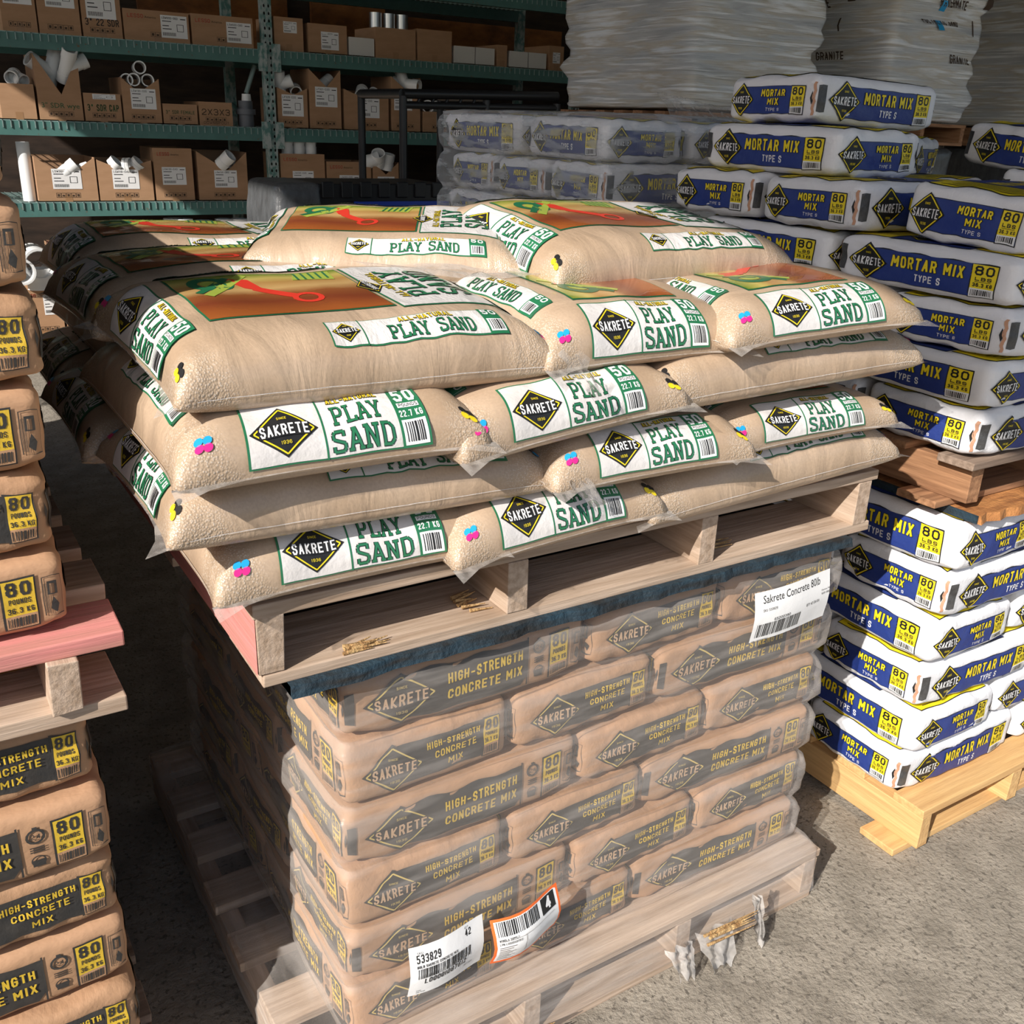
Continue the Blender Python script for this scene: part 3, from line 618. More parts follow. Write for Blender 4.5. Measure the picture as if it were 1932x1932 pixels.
# ------------------------------------------------------------------ pallets
def pallet(name, x0, x1, y0, y1, z0, label, wood='raw_wood', stringers=None, front_wood=None, side_wood=None, sh=.089, top=(7, .088), botn=((0, .14), (.43, .14), (.86, .14)), over=0., bt=.02, tt=.02, bot_left=0., splint=(), group='wooden pallets under the stacks'):
    """stringers run along y; z0 = underside"""
    r = tag(empty(name, (x0, y0, z0)), label, 'pallet', group); L, D = x1-x0, y1-y0
    R = random.Random(int(x0*100+z0*37))
    for i, f in enumerate(stringers or (0, .5, 1)):
        mb = MB(); sx = f*(L-.038); k = wood
        j = .0015
        mb.box(sx, sx+.038, over, D-over, bt, bt+sh, k+'_y', jit=j)
        if side_wood and i == 0: mb.add([(sx-.0018, over+.001, bt+.001), (sx-.0018, over+.001, bt+sh-.001), (sx-.0018, D-over-.001, bt+sh-.001), (sx-.0018, D-over-.001, bt+.001)], [(0, 1, 2, 3)], side_wood+'_y')
        mb.build('stringer', r, bevel=.0015)
    n, wd = top
    for i in range(n):
        mb = MB(); y = i*(D-wd)/(n-1); k = front_wood if front_wood and i == 0 else wood
        e = R.uniform(-.006, .006)
        mb.box(-.004+e, L+.004+e, y, y+wd, bt+sh, bt+sh+tt, k+'_x', jit=.0012); mb.build('deck_board', r, bevel=.002)
    for i, (fy, wd2) in enumerate(botn):
        mb = MB(); e = R.uniform(-.005, .005); mb.box(-bot_left+e, L+e, fy*D, fy*D+wd2, 0, bt, wood+'_x', jit=.0012); mb.build('bottom_board', r, bevel=.002)
    for (sx, sy, sz, ln, wd3, ht) in splint:
        mb = MB(); Q = random.Random(int(sx*999))
        for q in range(9):
            a = Vector((sx+Q.uniform(0, ln*.3), sy+Q.uniform(0, wd3), sz+Q.uniform(0, ht))); b = a+Vector((ln*Q.uniform(.5, .9), Q.uniform(-.01, .01), Q.uniform(-.004, .006)))
            mb.tube(a, b, .0035, .0008, 'splinter', 5)
        mb.build('splintered_edge', r)
    return r

# main stack --------------------------------------------------------
pallet('wooden_pallet', -.02, 1.185, -.05, 1.02, 0, 'film-covered wooden pallet standing on the floor under the wrapped brown bags', 'raw_wood', (0, .36, .68, 1), splint=((.33, -.055, .06, .12, .02, .03), (.83, -.055, .07, .14, .02, .03)))
X = [.078, .535, .845, 1.158]
pos_word = {'P': ('left corner, long side out', 'middle, end out', 'right corner, end out'), 'Q': ('left corner, end out', 'middle, end out', 'right corner, long side out')}
for r in range(6):
    z = .129+.1225*r; P = r % 2 == 1; G = 'brown concrete mix bags in the shrink-wrapped load'; o_ = ORD[r] if r < 5 else 'topmost'
    lab = lambda s: f'brown concrete mix bag under cloudy film, {o_} layer, {s}'
    k = lambda x, y, yaw, s: sack(KRAFT, 'concrete_bag', x, y, z, yaw, lab(s), G, 1.0, valve=False)
    if P:
        k(.308, .165, 0, 'front left corner, long side out'); k(.693, .238, 90, 'middle of front, end out'); k(1.003, .238, 90, 'front right corner, end out')
        k(.308, .478, 180, 'left side, second from front'); k(.308, .79, 180, 'left side, third from front'); k(1.003, .70, 90, 'right side, second from front')
    else:
        k(.233, .238, -90, 'front left corner, end out'); k(.545, .238, 90, 'middle of front, end out'); k(.930, .165, 0, 'front right corner, long side out')
        k(.233, .70, -90, 'left side, second from front'); k(.930, .478, 0, 'right side, second from front'); k(.930, .79, 0, 'right side, third from front')

def wrap(name, x0, x1, y0, y1, rows, z0, h, mk, flare, zbot, label, cap=False, seed=1, pitch=.0085):
    """film drawn round a stack: loops of a rounded rectangle, hollow between the layers"""
    mb = MB(); n_c, n_s = 7, 40; R = random.Random(seed)
    def loop(z, off, rr, ex):
        a0, a1, b0, b1 = x0-off-ex[0], x1+off+ex[1], y0-off-ex[2], y1+off+ex[3]; pts = []
        cs = [((a0+rr, b0+rr), PI, (a0, b0)), ((a1-rr, b0+rr), 1.5*PI, (a1, b0)), ((a1-rr, b1-rr), 0, (a1, b1)), ((a0+rr, b1-rr), .5*PI, (a0, b1))]
        for ci in range(4):
            (cx, cy), st, _ = cs[ci]
            for i in range(n_c): t = st+PI/2*i/(n_c-1); pts.append((cx+rr*math.cos(t), cy+rr*math.sin(t)))
            (nx, ny), s2, _ = cs[(ci+1) % 4]; p = pts[-1]; q = (nx+rr*math.cos(s2), ny+rr*math.sin(s2))
            for i in range(1, n_s): f = i/n_s; pts.append((p[0]+(q[0]-p[0])*f, p[1]+(q[1]-p[1])*f))
        out = []
        for i, (px, py) in enumerate(pts):
            wv = .0022*math.sin(i*.55+z*23+seed)+.0018*math.sin(i*.21-z*41); cx, cy = (x0+x1)/2, (y0+y1)/2; l = math.hypot(px-cx, py-cy); out.append((px+(px-cx)/l*wv, py+(py-cy)/l*wv, z+.002*math.sin(i*.3+seed)))
        return out
    zs = []
    for fz, ex in flare: zs.append((fz, .006, .02, ex))
    for r in range(rows):
        for f in (.06, .2, .38, .55, .72, .88, .97):
            zz = z0+h*(r+f); nt_ = min(1, min(f, 1-f)/.22); zs.append((zz, -.009+.022*nt_**.6+R.uniform(-.001, .002), .022, (0, 0, 0, 0)))
    ztop = z0+h*rows
    if cap: zs += [(ztop+.004, .002, .03, (0, 0, 0, 0)), (ztop+.012, -.05, .03, (0, 0, 0, 0)), (ztop+.014, -.2, .03, (0, 0, 0, 0))]
    L = [loop(*z) for z in zs]; n = len(L[0]); vs = [p for l in L for p in l]
    fs = [(i*n+j, i*n+(j+1) % n, (i+1)*n+(j+1) % n, (i+1)*n+j) for i in range(len(L)-1) for j in range(n)]
    mb.add(vs, fs, mk, True)
    if cap: mb.add(L[-1], [tuple(range(n))], mk, True)
    return tag(mb.build(name), label, 'plastic wrap')
flm = wrap('shrink_wrap', .082, 1.154, .010, .97, 6, .129, .1225, 'film', [(.03, (.10, .03, .065, .06)), (.075, (.10, .028, .062, .06)), (.135, (.099, .028, .062, .06)), (.16, (.05, .012, .035, .03))], .02, 'cloudy stretched film wrapped round the brown bags on the lower pallet')
def torn(x, y, z, w, h, seed):
    mb = MB(); R = random.Random(seed); nx, nz = 9, 8; vs = []
    for i in range(nx):
        for j in range(nz):
            f = j/(nz-1); vs.append((x+w*(i/(nx-1)-.5)*(1-.45*f)+R.uniform(-.004, .004), y-.012-.03*f+.008*math.sin(i*1.7+seed+j*.5)+R.uniform(-.005, .005), z-h*f+R.uniform(-.004, .004)*(1+3*(j == nz-1))))
    mb.add(vs, [(i*nz+j, i*nz+j+1, (i+1)*nz+j+1, (i+1)*nz+j) for i in range(nx-1) for j in range(nz-1)], 'torn', True)
    o = mb.build('torn_film', flm); o['label'] = 'torn crumpled film end'; return o
torn(.86, -.065, .088, .10, .085, 1); torn(.76, -.065, .085, .07, .05, 2); torn(.97, -.065, .115, .022, .10, 3); torn(.36, -.065, .05, .07, .04, 4)

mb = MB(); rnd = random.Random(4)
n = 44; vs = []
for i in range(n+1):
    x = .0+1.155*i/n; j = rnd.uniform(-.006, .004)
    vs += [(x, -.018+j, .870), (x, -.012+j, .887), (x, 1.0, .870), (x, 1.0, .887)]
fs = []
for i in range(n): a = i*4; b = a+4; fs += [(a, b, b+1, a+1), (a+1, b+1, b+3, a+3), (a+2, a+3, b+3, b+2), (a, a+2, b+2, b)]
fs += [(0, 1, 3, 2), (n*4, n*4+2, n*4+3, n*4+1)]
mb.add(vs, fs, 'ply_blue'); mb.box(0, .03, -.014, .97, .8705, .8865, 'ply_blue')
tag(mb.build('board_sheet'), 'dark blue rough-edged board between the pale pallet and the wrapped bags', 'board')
sp = pallet('wooden_pallet', -.038, 1.218, 0, 1.12, .887, 'pale pallet with a pink painted left side carrying the play sand bags', 'raw_wood', (0, .3278, .6557, .9925), side_wood='pink_wood', over=0, botn=((0, .16), (.4, .12), (.86, .14)), bt=.018,
            splint=((.12, 0., .018, .08, .03, .006), (.42, .01, .108, .12, .02, .012), (.80, .01, .108, .12, .02, .012), (.34, .02, .019, .05, .06, .006), (.83, .02, .019, .09, .05, .006)))

# sand bags: rows from the bottom
Z0, DZ = 1.014, .0895
S = sand
S(.115, .265, Z0, 90, 'play sand bag at the front left of the lowest layer, on the deck', v=0, sc=(1, 1.03, 1.08), tilt=(0, 0))
S(.425, .245, Z0, 92, 'play sand bag in the middle of the lowest layer, end label creased', v=1, sc=(1, .98, .98), tilt=(-2, 0))
S(.92, .165, Z0, 1, 'play sand bag lying lengthwise at the right of the lowest layer', v=2, sc=(1.07, .98, 1.0), tilt=(0, -2))
S(.135, .165, Z0+DZ*1.02, 1, 'play sand bag lying lengthwise at the front left of the second layer', v=1, sc=(.97, .98, .96), tilt=(0, 1.5))
S(.60, .225, Z0+DZ-.002, 89, 'play sand bag in the middle of the second layer', v=2, sc=(1, .98, 1), tilt=(0, 0))
S(.975, .255, Z0+DZ-.002, 91, 'play sand bag at the right of the second layer', v=0, sc=(1, 1.1, .9))
S(.07, .225, Z0+DZ*2.0, 90, 'play sand bag at the front left of the third layer', v=2, sc=(1, 1.03, 1.06), tilt=(0, 0))
S(.425, .228, Z0+DZ*2.0-.006, 93, 'play sand bag in the middle of the third layer under the hanging plastic flap', v=0, sc=(1, 1.03, 1.05), tilt=(-4, 0))
S(.925, .165, Z0+DZ*2+.012, 1, 'play sand bag lengthwise at the right of the third layer, clear empty tip', v=1, sc=(1.09, 1, 1.02), tilt=(0, -1))
S(.145, .178, Z0+DZ*3.0+.006, 2, 'play sand bag at the front left of the top full layer, red shovel picture', v=0, sc=(.93, 1, 1.05), tilt=(4, 1))
S(.60, .278, Z0+DZ*3+.010, 90, 'play sand bag in the middle of the top full layer', v=1, sc=(1.02, .97, 1.0), tilt=(0, -4))
S(.96, .245, Z0+DZ*3.05, 88, 'play sand bag at the right of the top full layer, crumpled near corner', v=2, sc=(1.04, 1.1, 1.0), tilt=(-2, 1))
S(.15, .555, Z0+DZ*3.1, 1, 'play sand bag half in shade, second from front at top layer left', v=2, sc=(1, 1, 1.05), tilt=(0, 0))
S(.19, .93, Z0+DZ*3.15, -1, 'dark shaded play sand bag at the back left of the top full layer', v=1, sc=(1, 1, 1.08))
S(.60, .85, Z0+DZ*3, 90, 'play sand bag behind the middle one of the top full layer', v=2); S(.98, .85, Z0+DZ*3, 90, 'play sand bag at the back right of the top full layer', v=1)
S(.12, .565, Z0+DZ*1, 0, 'shaded play sand bag on left of second layer, second from front', v=0); S(.15, .93, Z0+DZ*1, 180, 'shaded play sand bag on the left side of the second layer, at the back', v=2, sc=(1.05, 1, 1))
S(.13, .85, Z0, 90, 'shaded play sand bag at the back left of the lowest layer', v=1); S(.12, .84, Z0+DZ*2, 90, 'shaded play sand bag at the back left of the third layer', v=0, sc=(1, 1.03, 1))
S(.99, .565, Z0, 0, 'play sand bag on right of lowest layer, behind the front one', v=0); S(.99, .565, Z0+DZ*2, 0, 'play sand bag on right of third layer, behind the front one', v=1); S(.99, .84, Z0+DZ, 90, 'play sand bag at the back right of the second layer', v=2)
S(.40, .50, Z0+DZ*4.0-.002, -30, 'loose upper play sand bag lying slanted, left of the topmost one', v=0, sc=(.82, .86, .88), tilt=(7, 0))
S(.80, .36, Z0+DZ*4.0+.004, 4, 'play sand bag on the very top, tilted, toy picture and crumpled front', v=1, sc=(1.0, 1.0, .98), tilt=(6, 0))
def flap(pts, nm, label, parent=None):
    mb = MB(); R = random.Random(len(nm)+int(pts[0][0]*50)); a, b, c, d = [Vector(p) for p in pts]; n = 7; vs = []
    for i in range(n):
        for j in range(n):
            f, g = i/(n-1), j/(n-1); p = (a*(1-f)+b*f)*(1-g)+(d*(1-f)+c*f)*g; vs.append(p+Vector([R.uniform(-.006, .006) for _ in range(3)]))
    mb.add(vs, [(i*n+j, i*n+j+1, (i+1)*n+j+1, (i+1)*n+j) for i in range(n-1) for j in range(n-1)], 'flap', True)
    return tag(mb.build(nm), label, 'plastic scrap')
flap([(.385, -.07, 1.335), (.43, -.07, 1.33), (.445, -.10, 1.275), (.425, -.10, 1.268)], 'plastic_flap', 'clear plastic flap hanging between top and third layer of sand bags')
flap([(.41, -.055, 1.15), (.45, -.055, 1.145), (.475, -.085, 1.10), (.455, -.085, 1.09)], 'plastic_flap', 'clear plastic flap hanging over the lowest middle sand bag')
flap([(.25, .36, 1.405), (.33, .25, 1.40), (.53, .19, 1.395), (.48, .30, 1.40)], 'plastic_sheet', 'crumpled clear plastic lying between the loose upper sand bags')

# paper labels stuck on the film
def sheet(name, x, z, wd, ht, y, tilt, art, label, curl=.012, yaw=0):
    mb = MB(); ca, sa = math.cos(tilt), math.sin(tilt)
    fn = lambda u, v: Vector((x+u*ca-v*sa, y-.004-curl*math.sin((u/wd+.5)*PI*1.3+.2)*.7-.5*curl*math.cos(v/ht*5), z+u*sa+v*ca))
    A = Art(); A.rect('paper', -wd/2, -ht/2, wd/2, ht/2, 0); A.items += art.items
    lay_art(mb, A, fn, .02, .02, .0003, .0003); return tag(mb.build(name), label, 'label')
A = Art(); A.text('black', 'SKU', -.06, .038, -.05, .042, 1, 0); A.text('black', '533829', -.062, .022, -.018, .037, 1, .012); A.text('black', 'QTY', .034, .044, .042, .048, 1, 0); A.text('black', '42', .034, .030, .047, .043, 1, .012)
A.text('black', '80LB SAKRETE CONCRETE MIX', -.062, .013, .016, .018, 1, .012); A.barcode(-.06, -.010, .046, .011, 1); A.text('black', 'L00001087612', -.048, -.025, .036, -.012, 1, .01)
A.text('black', '0217/2025', .034, -.036, .052, -.032, 1, 0); A.text('black', 'ASN', -.06, -.044, -.052, -.041, 1, 0); A.text('black', '1667040', -.06, -.049, -.044, -.046, 1, 0)
sheet('pallet_label', .243, .287, .148, .106, -.032, -.02, A, 'white barcode label reading 533829 stuck low on the film')
A = Art(); A.rect('orange', -.075, -.05, .075, .05, 1); A.rect('paper', -.070, -.043, .070, .045, 2); A.barcode(-.066, .020, .020, .044, 3); A.rect('black', .028, .018, .064, .044, 3); A.text('text_white', '4', .039, .021, .053, .041, 4, .03)
A.text('black', 'WINOLA SUPPLY', -.066, .012, -.030, .016, 3, .01); A.text('black', 'LPN L00001087612', -.066, .005, -.024, .009, 3, .01)
for j in range(10): A.rect('ink', -.066, -.001-j*.0042, -.066+.03-.012*((j*7) % 3)/2, .0004-j*.0042, 3)
A.rect('ink', -.015, -.03, -.0142, .012, 3); A.rect('ink', -.066, .011-.0, .06, .0115, 3)
sheet('pallet_label', .398, .290, .150, .098, -.045, .03, A, 'orange bordered label with a black number 4 square, beside the white label', .02)
A = Art(); A.text('black', 'Sakrete Concrete 80lb', -.085, .028, .075, .044, 1, .004); A.text('black', '65200390', -.055, -.012, -.012, -.006, 1, .004); A.barcode(-.095, -.044, .02, -.014, 1, 'black', 3)
A.text('black', 'SKU 533829', -.085, .012, -.05, .017, 1, 0); A.text('black', 'QTY 42 EA/EA', .035, -.008, .075, -.002, 1, 0); A.text('black', 'Dayton, PA', .08, .012, .105, .016, 1, 0); A.text('black', '16201-0000', .08, .005, .105, .009, 1, 0); A.text('black', 'LPN L00001087612', -.10, -.054, -.06, -.050, 1, 0)
sheet('pallet_label', .998, .778, .21, .105, -.022, .02, A, 'large white barcode label stuck at the upper right of the film', .008)

# mortar stack on the right ------------------------------------------
pallet('wooden_pallet', 1.515, 2.66, -.085, 1.06, 0, 'clean yellow pine pallet on the floor under the white mortar bags', 'pine_wood', (0, .333, .666, 1), bot_left=.055, botn=((.02, .10), (.45, .10), (.88, .09)))
GM = 'white mortar mix bags in the stack right of the sand'
def mrow(r, z, mode, hz, load, ncol=2):
    o_ = ORD[r] if r < 7 else 'top'
    lab = lambda s: f'white mortar bag, {load}, {o_} layer, {s}'
    R = random.Random(r*5+int(z*10)); j = lambda: R.uniform(-.008, .008); x0 = 1.50+j(); y0 = j()-.03
    m = lambda x, y, yaw, s: sack(MORTAR, 'mortar_bag', x, y, z, yaw, lab(s), GM, hz)
    if mode == 'L':   # long side towards the sand
        m(x0+SW/2, y0+SL/2, -90, 'front left corner, long side left'); m(x0+SW*1.5+.02, y0+SL/2+.01, 90, 'front, second from the corner, end out')
        if ncol > 2: m(x0+SW*2.5+.04, y0+SL/2+.012, 90, 'front, third from the corner, end out')
        m(x0+SW/2, y0+SL*1.5+.015, -90, 'left side, second from front, long side out')
    else:
        m(x0+SL/2, y0+SW/2, 0, 'front left corner, patch on front'); m(x0+SL+SW/2+.02, y0+SL/2, 90, 'front, second from the corner, end out')
        m(x0+SL/2, y0+SW*1.5+.01, 0, 'left side, second from front, end out'); m(x0+SL/2, y0+SW*2.5+.02, 0, 'left side, third from front, end out')
for r in range(6): mrow(r, .131+.1205*r, 'EL'[r % 2], .985, 'lower load')
# film over the top of the lower mortar load, board, upper pallet
mb = MB(); rnd = random.Random(8); n = 30; vs = []
for i in range(n+1):
    x = 1.53+1.0*i/n; j = rnd.uniform(-.008, .006); vs += [(x, -.05+j, .857), (x, -.046+j, .876), (x, 1.05, .857), (x, 1.05, .876)]
fs = []
for i in range(n): a = i*4; b = a+4; fs += [(a, b, b+1, a+1), (a+1, b+1, b+3, a+3), (a+2, a+3, b+3, b+2), (a, a+2, b+2, b)]
fs += [(0, 1, 3, 2), (n*4, n*4+2, n*4+3, n*4+1)]
mb.add(vs, fs, 'ply_orange'); mb.box(1.526, 1.53, -.045, 1.05, .857, .8755, 'ply_blue')
tag(mb.build('board_sheet'), 'orange splintered board between the two mortar loads', 'board')
pallet('wooden_pallet', 1.50, 2.62, -.03, 1.06, .877, 'weathered brown pallet under the upper load of mortar bags', 'brown_wood', (0.02, .333, .666, 1), sh=.085, bt=.016, tt=.017, over=.015, bot_left=.03, front_wood='grey_wood', botn=((.05, .10), (.45, .10), (.88, .09)))
ZU, HU = .997, .106
for r in range(4): mrow(r, ZU+HU*r, 'ELEL'[r], HU/SH, 'upper load', 3 if r == 3 else 2)
mm = lambda x, y, z, yaw, s, tilt=(0, 0): sack(MORTAR, 'mortar_bag', x, y, z, yaw, 'white mortar mix bag, '+s, GM, .95, tilt)
mm(1.735, .115, ZU+HU*4, 2, 'front corner atop the upper load, torn brown tape and patch', (3, 0))
mm(1.70, .50, ZU+HU*4, 0, 'fifth layer of upper load, behind the torn-tape bag'); mm(1.70, .83, ZU+HU*4, 0, 'fifth layer of upper load, furthest back on the left side')
mm(2.25, .22, ZU+HU*4+.01, 95, 'slanted beside the torn-tape bag', (0, -6)); mm(2.05, .75, ZU+HU*4, 90, 'fifth layer of upper load, behind the slanted one')
mm(1.67, .70, ZU+HU*5+.005, -90, 'sixth layer of upper load, long side below the topmost bag'); mm(2.12, .95, ZU+HU*5+.003, -65, 'behind the topmost bag, yellow top panel showing beside it', (0, 4))
mm(1.78, .74, ZU+HU*6+.012, -1, 'topmost of the whole upper load, lying across the others', (0, 1))
mm(2.33, .40, ZU+HU*5+.022, 78, 'upper load, tilted at the right frame edge above the slanted one', (0, -5))

# wrapped mortar load behind ------------------------------------------
def load(name, x0, x1, y0, y1, z0, z1, mk, label, lumps=.02, seed=1, group=None, prints=None):
    mb = MB(); R = random.Random(seed); ph = [R.uniform(0, 6.28) for _ in range(9)]; hx, hy, hz = (x1-x0)/2, (y1-y0)/2, (z1-z0)/2
    def pos(q):
        r = .06; P = Vector((q[0]*hx, q[1]*hy, q[2]*hz)); I = Vector([max(-h+r, min(h-r, p)) for p, h in zip(P, (hx, hy, hz))]); d = P-I
        if d.length > 1e-9: P = I+d.normalized()*max(abs(d.x), abs(d.y), abs(d.z))
        k = lumps*(.7*math.sin(q[2]*hz*21+ph[0]+1.5*math.sin(q[2]*7+ph[3]))+.5*math.sin(q[0]*hx*9+ph[1]+q[2]*4)*math.sin(q[1]*hy*9+ph[2]+q[2]*3)+.4*math.sin(q[2]*hz*47+ph[4]+q[0]*3)-.3); n = Vector((q[0]**7, q[1]**7, 0)); return P+n*k
    grid_cube(mb, pos, 26, 26, 30, mk); o = mb.build(name)
    if prints:
        A = Art()
        for (k, t, u, v, wd, ht) in prints:
            if t: A.text(k, t, u, v, u+wd, v+ht, 0, .012)
            else: A.rect(k, u, v, u+wd, v+ht, 0)
        m2 = MB(); lay_art(m2, A, lambda u, v: pos((u/hx, -1, v/hz)), .03, .03, .004); lay_art(m2, A, lambda u, v: pos((-1, -u/hy, v/hz)), .03, .03, .004)
        c = m2.build('sack_print', o); c['label'] = 'faint print seen through the film'
    o.location = ((x0+x1)/2, (y0+y1)/2, (z0+z1)/2); return tag(o, label, 'wrapped load', group)
load('wrapped_load', 1.50, 2.50, 1.32, 2.42, .02, .86, 'greyp', 'lower grey wrapped load under the film-covered mortar bags', .01, 2)
pallet('wooden_pallet', 1.49, 2.51, 1.3, 2.43, .862, 'pallet under the film-covered mortar load behind the stack', 'grey_wood')
G2 = 'mortar bags under film behind the stack'
for r in range(5):
    z = ZU+.004+.131*r; o_ = ORD[r] if r < 4 else 'topmost'; lab = lambda s: f'white mortar mix bag under film behind, {o_} layer, {s}'
    k = lambda x, y, yaw, s: sack(MORTAR, 'mortar_bag', x, y, z, yaw, lab(s), G2, 1.06)
    if r % 2 == 0:
        k(1.655, 1.555, -90, 'near corner, long side out'); k(1.655, 2.10, -90 if r < 4 else -82, 'far corner, long side out'); k(1.99, 1.56, 90, 'front, second from corner'); k(2.32, 1.56, 90, 'front, third from corner'); k(2.1, 2.1, 0, 'behind, beside the far corner')
    else:
        k(1.73, 1.48, 0, 'near corner, black patch on front'); k(1.73, 1.81, 0, 'left side middle, end out'); k(1.73, 2.14, 0, 'far corner, end out'); k(2.14, 1.56, 90, 'front, second from corner'); k(2.3, 2.0, 90, 'behind, right side')
wrap('shrink_wrap', 1.495, 2.48, 1.32, 2.36, 5, ZU+.004, .131, 'film_clear', [(.90, (.0, .0, 0, 0)), (.98, (.0, .0, 0, 0))], .9, 'clear film wrapped over the mortar bags behind the stack', True, 4)
flap([(1.93, 1.55, 1.67), (2.25, 1.5, 1.665), (2.25, 1.6, 1.70), (1.95, 1.65, 1.74)], 'plastic_sheet', 'loose film corner standing up on the wrapped mortar load')

# silver loads at the back right -------------------------------------
pr = [('ink', 'GRANITE', .05, .30, .22, .05), ('ink', 'GRANITE', .12, -.22, .22, .05), ('cyan', None, -.08, -.05, .05, .16), ('ink', 'PAVERMATE', -.42, .12, .34, .05), ('ink', 'PAVERMATE', -.1, .08, .3, .05), ('ink', None, .30, -.06, .012, .09), ('ink', None, .36, .1, .06, .07), ('ink', 'POLYMERIC SAND', -.2, -.02, .34, .04)]
for x0, x1, y0, y1, z1, lb, pp, sd in ((3.45, 4.4, 3.2, 4.4, 2.75, 'silvery film-wrapped load at the back, left of the three, standing tall', None, 3), (4.9, 5.75, 3.1, 4.5, 2.85, 'silvery film-wrapped load at the back, middle one with granite print', pr, 5), (6.8, 7.9, 3.15, 4.4, 2.9, 'silvery film-wrapped load at the back, nearest the right frame edge', None, 9)):
    z0 = 1.74
    load('wrapped_load', x0+.02, x1-.02, y0+.02, y1-.02, .02, 1.58, 'greyp', f'dark lower wrapped load under the {("left","middle","right")[(sd-3)//2 if sd<9 else 2]} silvery load', .01, sd+20)
    pallet('wooden_pallet', x0, x1, y0, y1, 1.595, f'pallet carrying the {("left","middle","right")[(sd-3)//2 if sd<9 else 2]} silvery load at the back', 'brown_wood')
    load('wrapped_load', x0-.02, x1+.02, y0-.02, y1+.02, z0-.005, z1, 'silver', lb, .028, sd, 'silvery wrapped loads at the back', pp)
flap([(6.76, 3.95, 1.76), (6.76, 4.15, 1.76), (6.70, 4.25, 1.55), (6.70, 3.9, 1.52)], 'plastic_flap', 'clear film tail hanging below the right silvery load')

# left stack ---------------------------------------------------------
GL = 'brown concrete mix bags in the stack at the left frame edge'
XR, YF = -.235, .105
def lrow(r, z, mode, hz, load_):
    o_ = ORD[r] if r < 5 else 'topmost'; lab = lambda s: f'brown concrete bag at left edge, {load_} load, {o_} layer, {s}'
    R = random.Random(r*3+int(z*50)); x1 = XR+R.uniform(-.012, .010); y0 = YF+R.uniform(-.01, .01)
    k = lambda x, y, yaw, s: sack(KRAFT, 'concrete_bag', x, y, z, yaw, lab(s), GL, hz, valve=False)
    if mode == 'E':
        k(x1-SW/2, y0+SL/2, 90, 'end facing out'); k(x1-SW/2, y0+SL*1.5+.01, 90, 'behind the front one'); k(x1-SW*1.5-.01, y0+SL/2, 90, 'second from the right, end out')
    else:
        k(x1-SL/2, y0+SW/2, 0, 'long side facing out'); k(x1-SL/2, y0+SW*1.5+.01, 0, 'second from front'); k(x1-SL/2, y0+SW*2.5+.02, 0, 'third from front')
pallet('wooden_pallet', -1.3, -.2, .1, 1.08, 0, 'floor pallet under the brown bags at the left edge', 'grey_wood')
for r in range(6): lrow(r, .131+.1225*r-.008, 'LELELE'[r], 1.0, 'lower')
pallet('wooden_pallet', -1.30, -.195, .075, 1.10, .862, 'pink-painted pallet between the two loads of brown bags at the left', 'raw_wood', (0, .47, .945), front_wood='pink_wood', sh=.075, tt=.024, bt=.022, over=-.01, top=(7, .105))
for r in range(6): lrow(r, .987+.1085*r, 'LELELE'[r], .9, 'upper')
for i, (y, yl) in enumerate(((1.115, 1.2), (2.33, 1.6))):
    load('wrapped_load', -1.35, -.33, y, y+yl, .0, 1.62, 'kraft', f'unseen shadow-casting brown load {("directly behind","two places behind")[i]} the left bag stack', .02, 40+i)  # hidden loads added to cast the left row's shadow on the floor

# ------------------------------------------------------------------ rack with boxes and pipe fittings
YR = 7.0
rk = tag(empty('pallet_rack', (2.44, YR, 0)), 'teal steel pallet rack full of boxes along the back wall', 'rack')
def rel(mb, nm): # parts are built in world space, shifted to the rack's base
    o = mb.build(nm, rk); o.location = (-2.44, -YR, 0); return o
for x in (-.55, 2.404, 5.36):
    for y in (YR, YR+1.0):
        mb = MB(); mb.box(x, x+.08, y-.005, y+.06, 0, 3.2, 'rack_up')
        if y == YR:
            for i in range(60):
                for dx in (.022, .058): z = .05+i*.052; mb.poly = None; mb.add([(x+dx-.006, y-.007, z), (x+dx+.006, y-.007, z), (x+dx+.007, y-.007, z+.014), (x+dx, y-.007, z+.024), (x+dx-.007, y-.007, z+.014)], [(0, 1, 2, 3, 4)], 'hole')
        rel(mb, 'upright')
    mb = MB()
    for q in range(5): mb.tube((x+.04, YR+.06, .2+q*.6), (x+.04, YR+1.0, .5+q*.6), .016, .016, 'rack', 8)
    rel(mb, 'brace')
LV = (.965, 1.522, 2.088, 2.66)
for zi, z in enumerate(LV):
    for x0, x1 in ((-.47, 2.404), (2.484, 5.36)):
        if zi == 3 and x0 < 0: continue
        for y in (YR-.02, YR+1.0):
            mb = MB(); mb.box(x0, x1, y, y+.045, z-.095, z, 'rack')
            bo = rel(mb, 'beam')
            if y < YR+.5:
                for xx in (x0, x1-.03): m2 = MB(); m2.box(xx-.02, xx+.05, y-.012, y, z-.15, z+.05, 'rack_up'); m2.build('connector', bo)
        mb = MB()
        for i in range(int((x1-x0)/.052)):
            x = x0+.03+i*.052; mb.box(x, x+.006, YR-.028, YR-.021, z-.045, z+.006, 'wire'); mb.box(x, x+.006, YR-.028, YR+1.02, z+.001, z+.007, 'wire')
        for i in range(9): mb.box(x0, x1, YR-.0+i*.12, YR+.006+i*.12, z+.001, z+.007, 'wire')
        rel(mb, 'wire_deck')

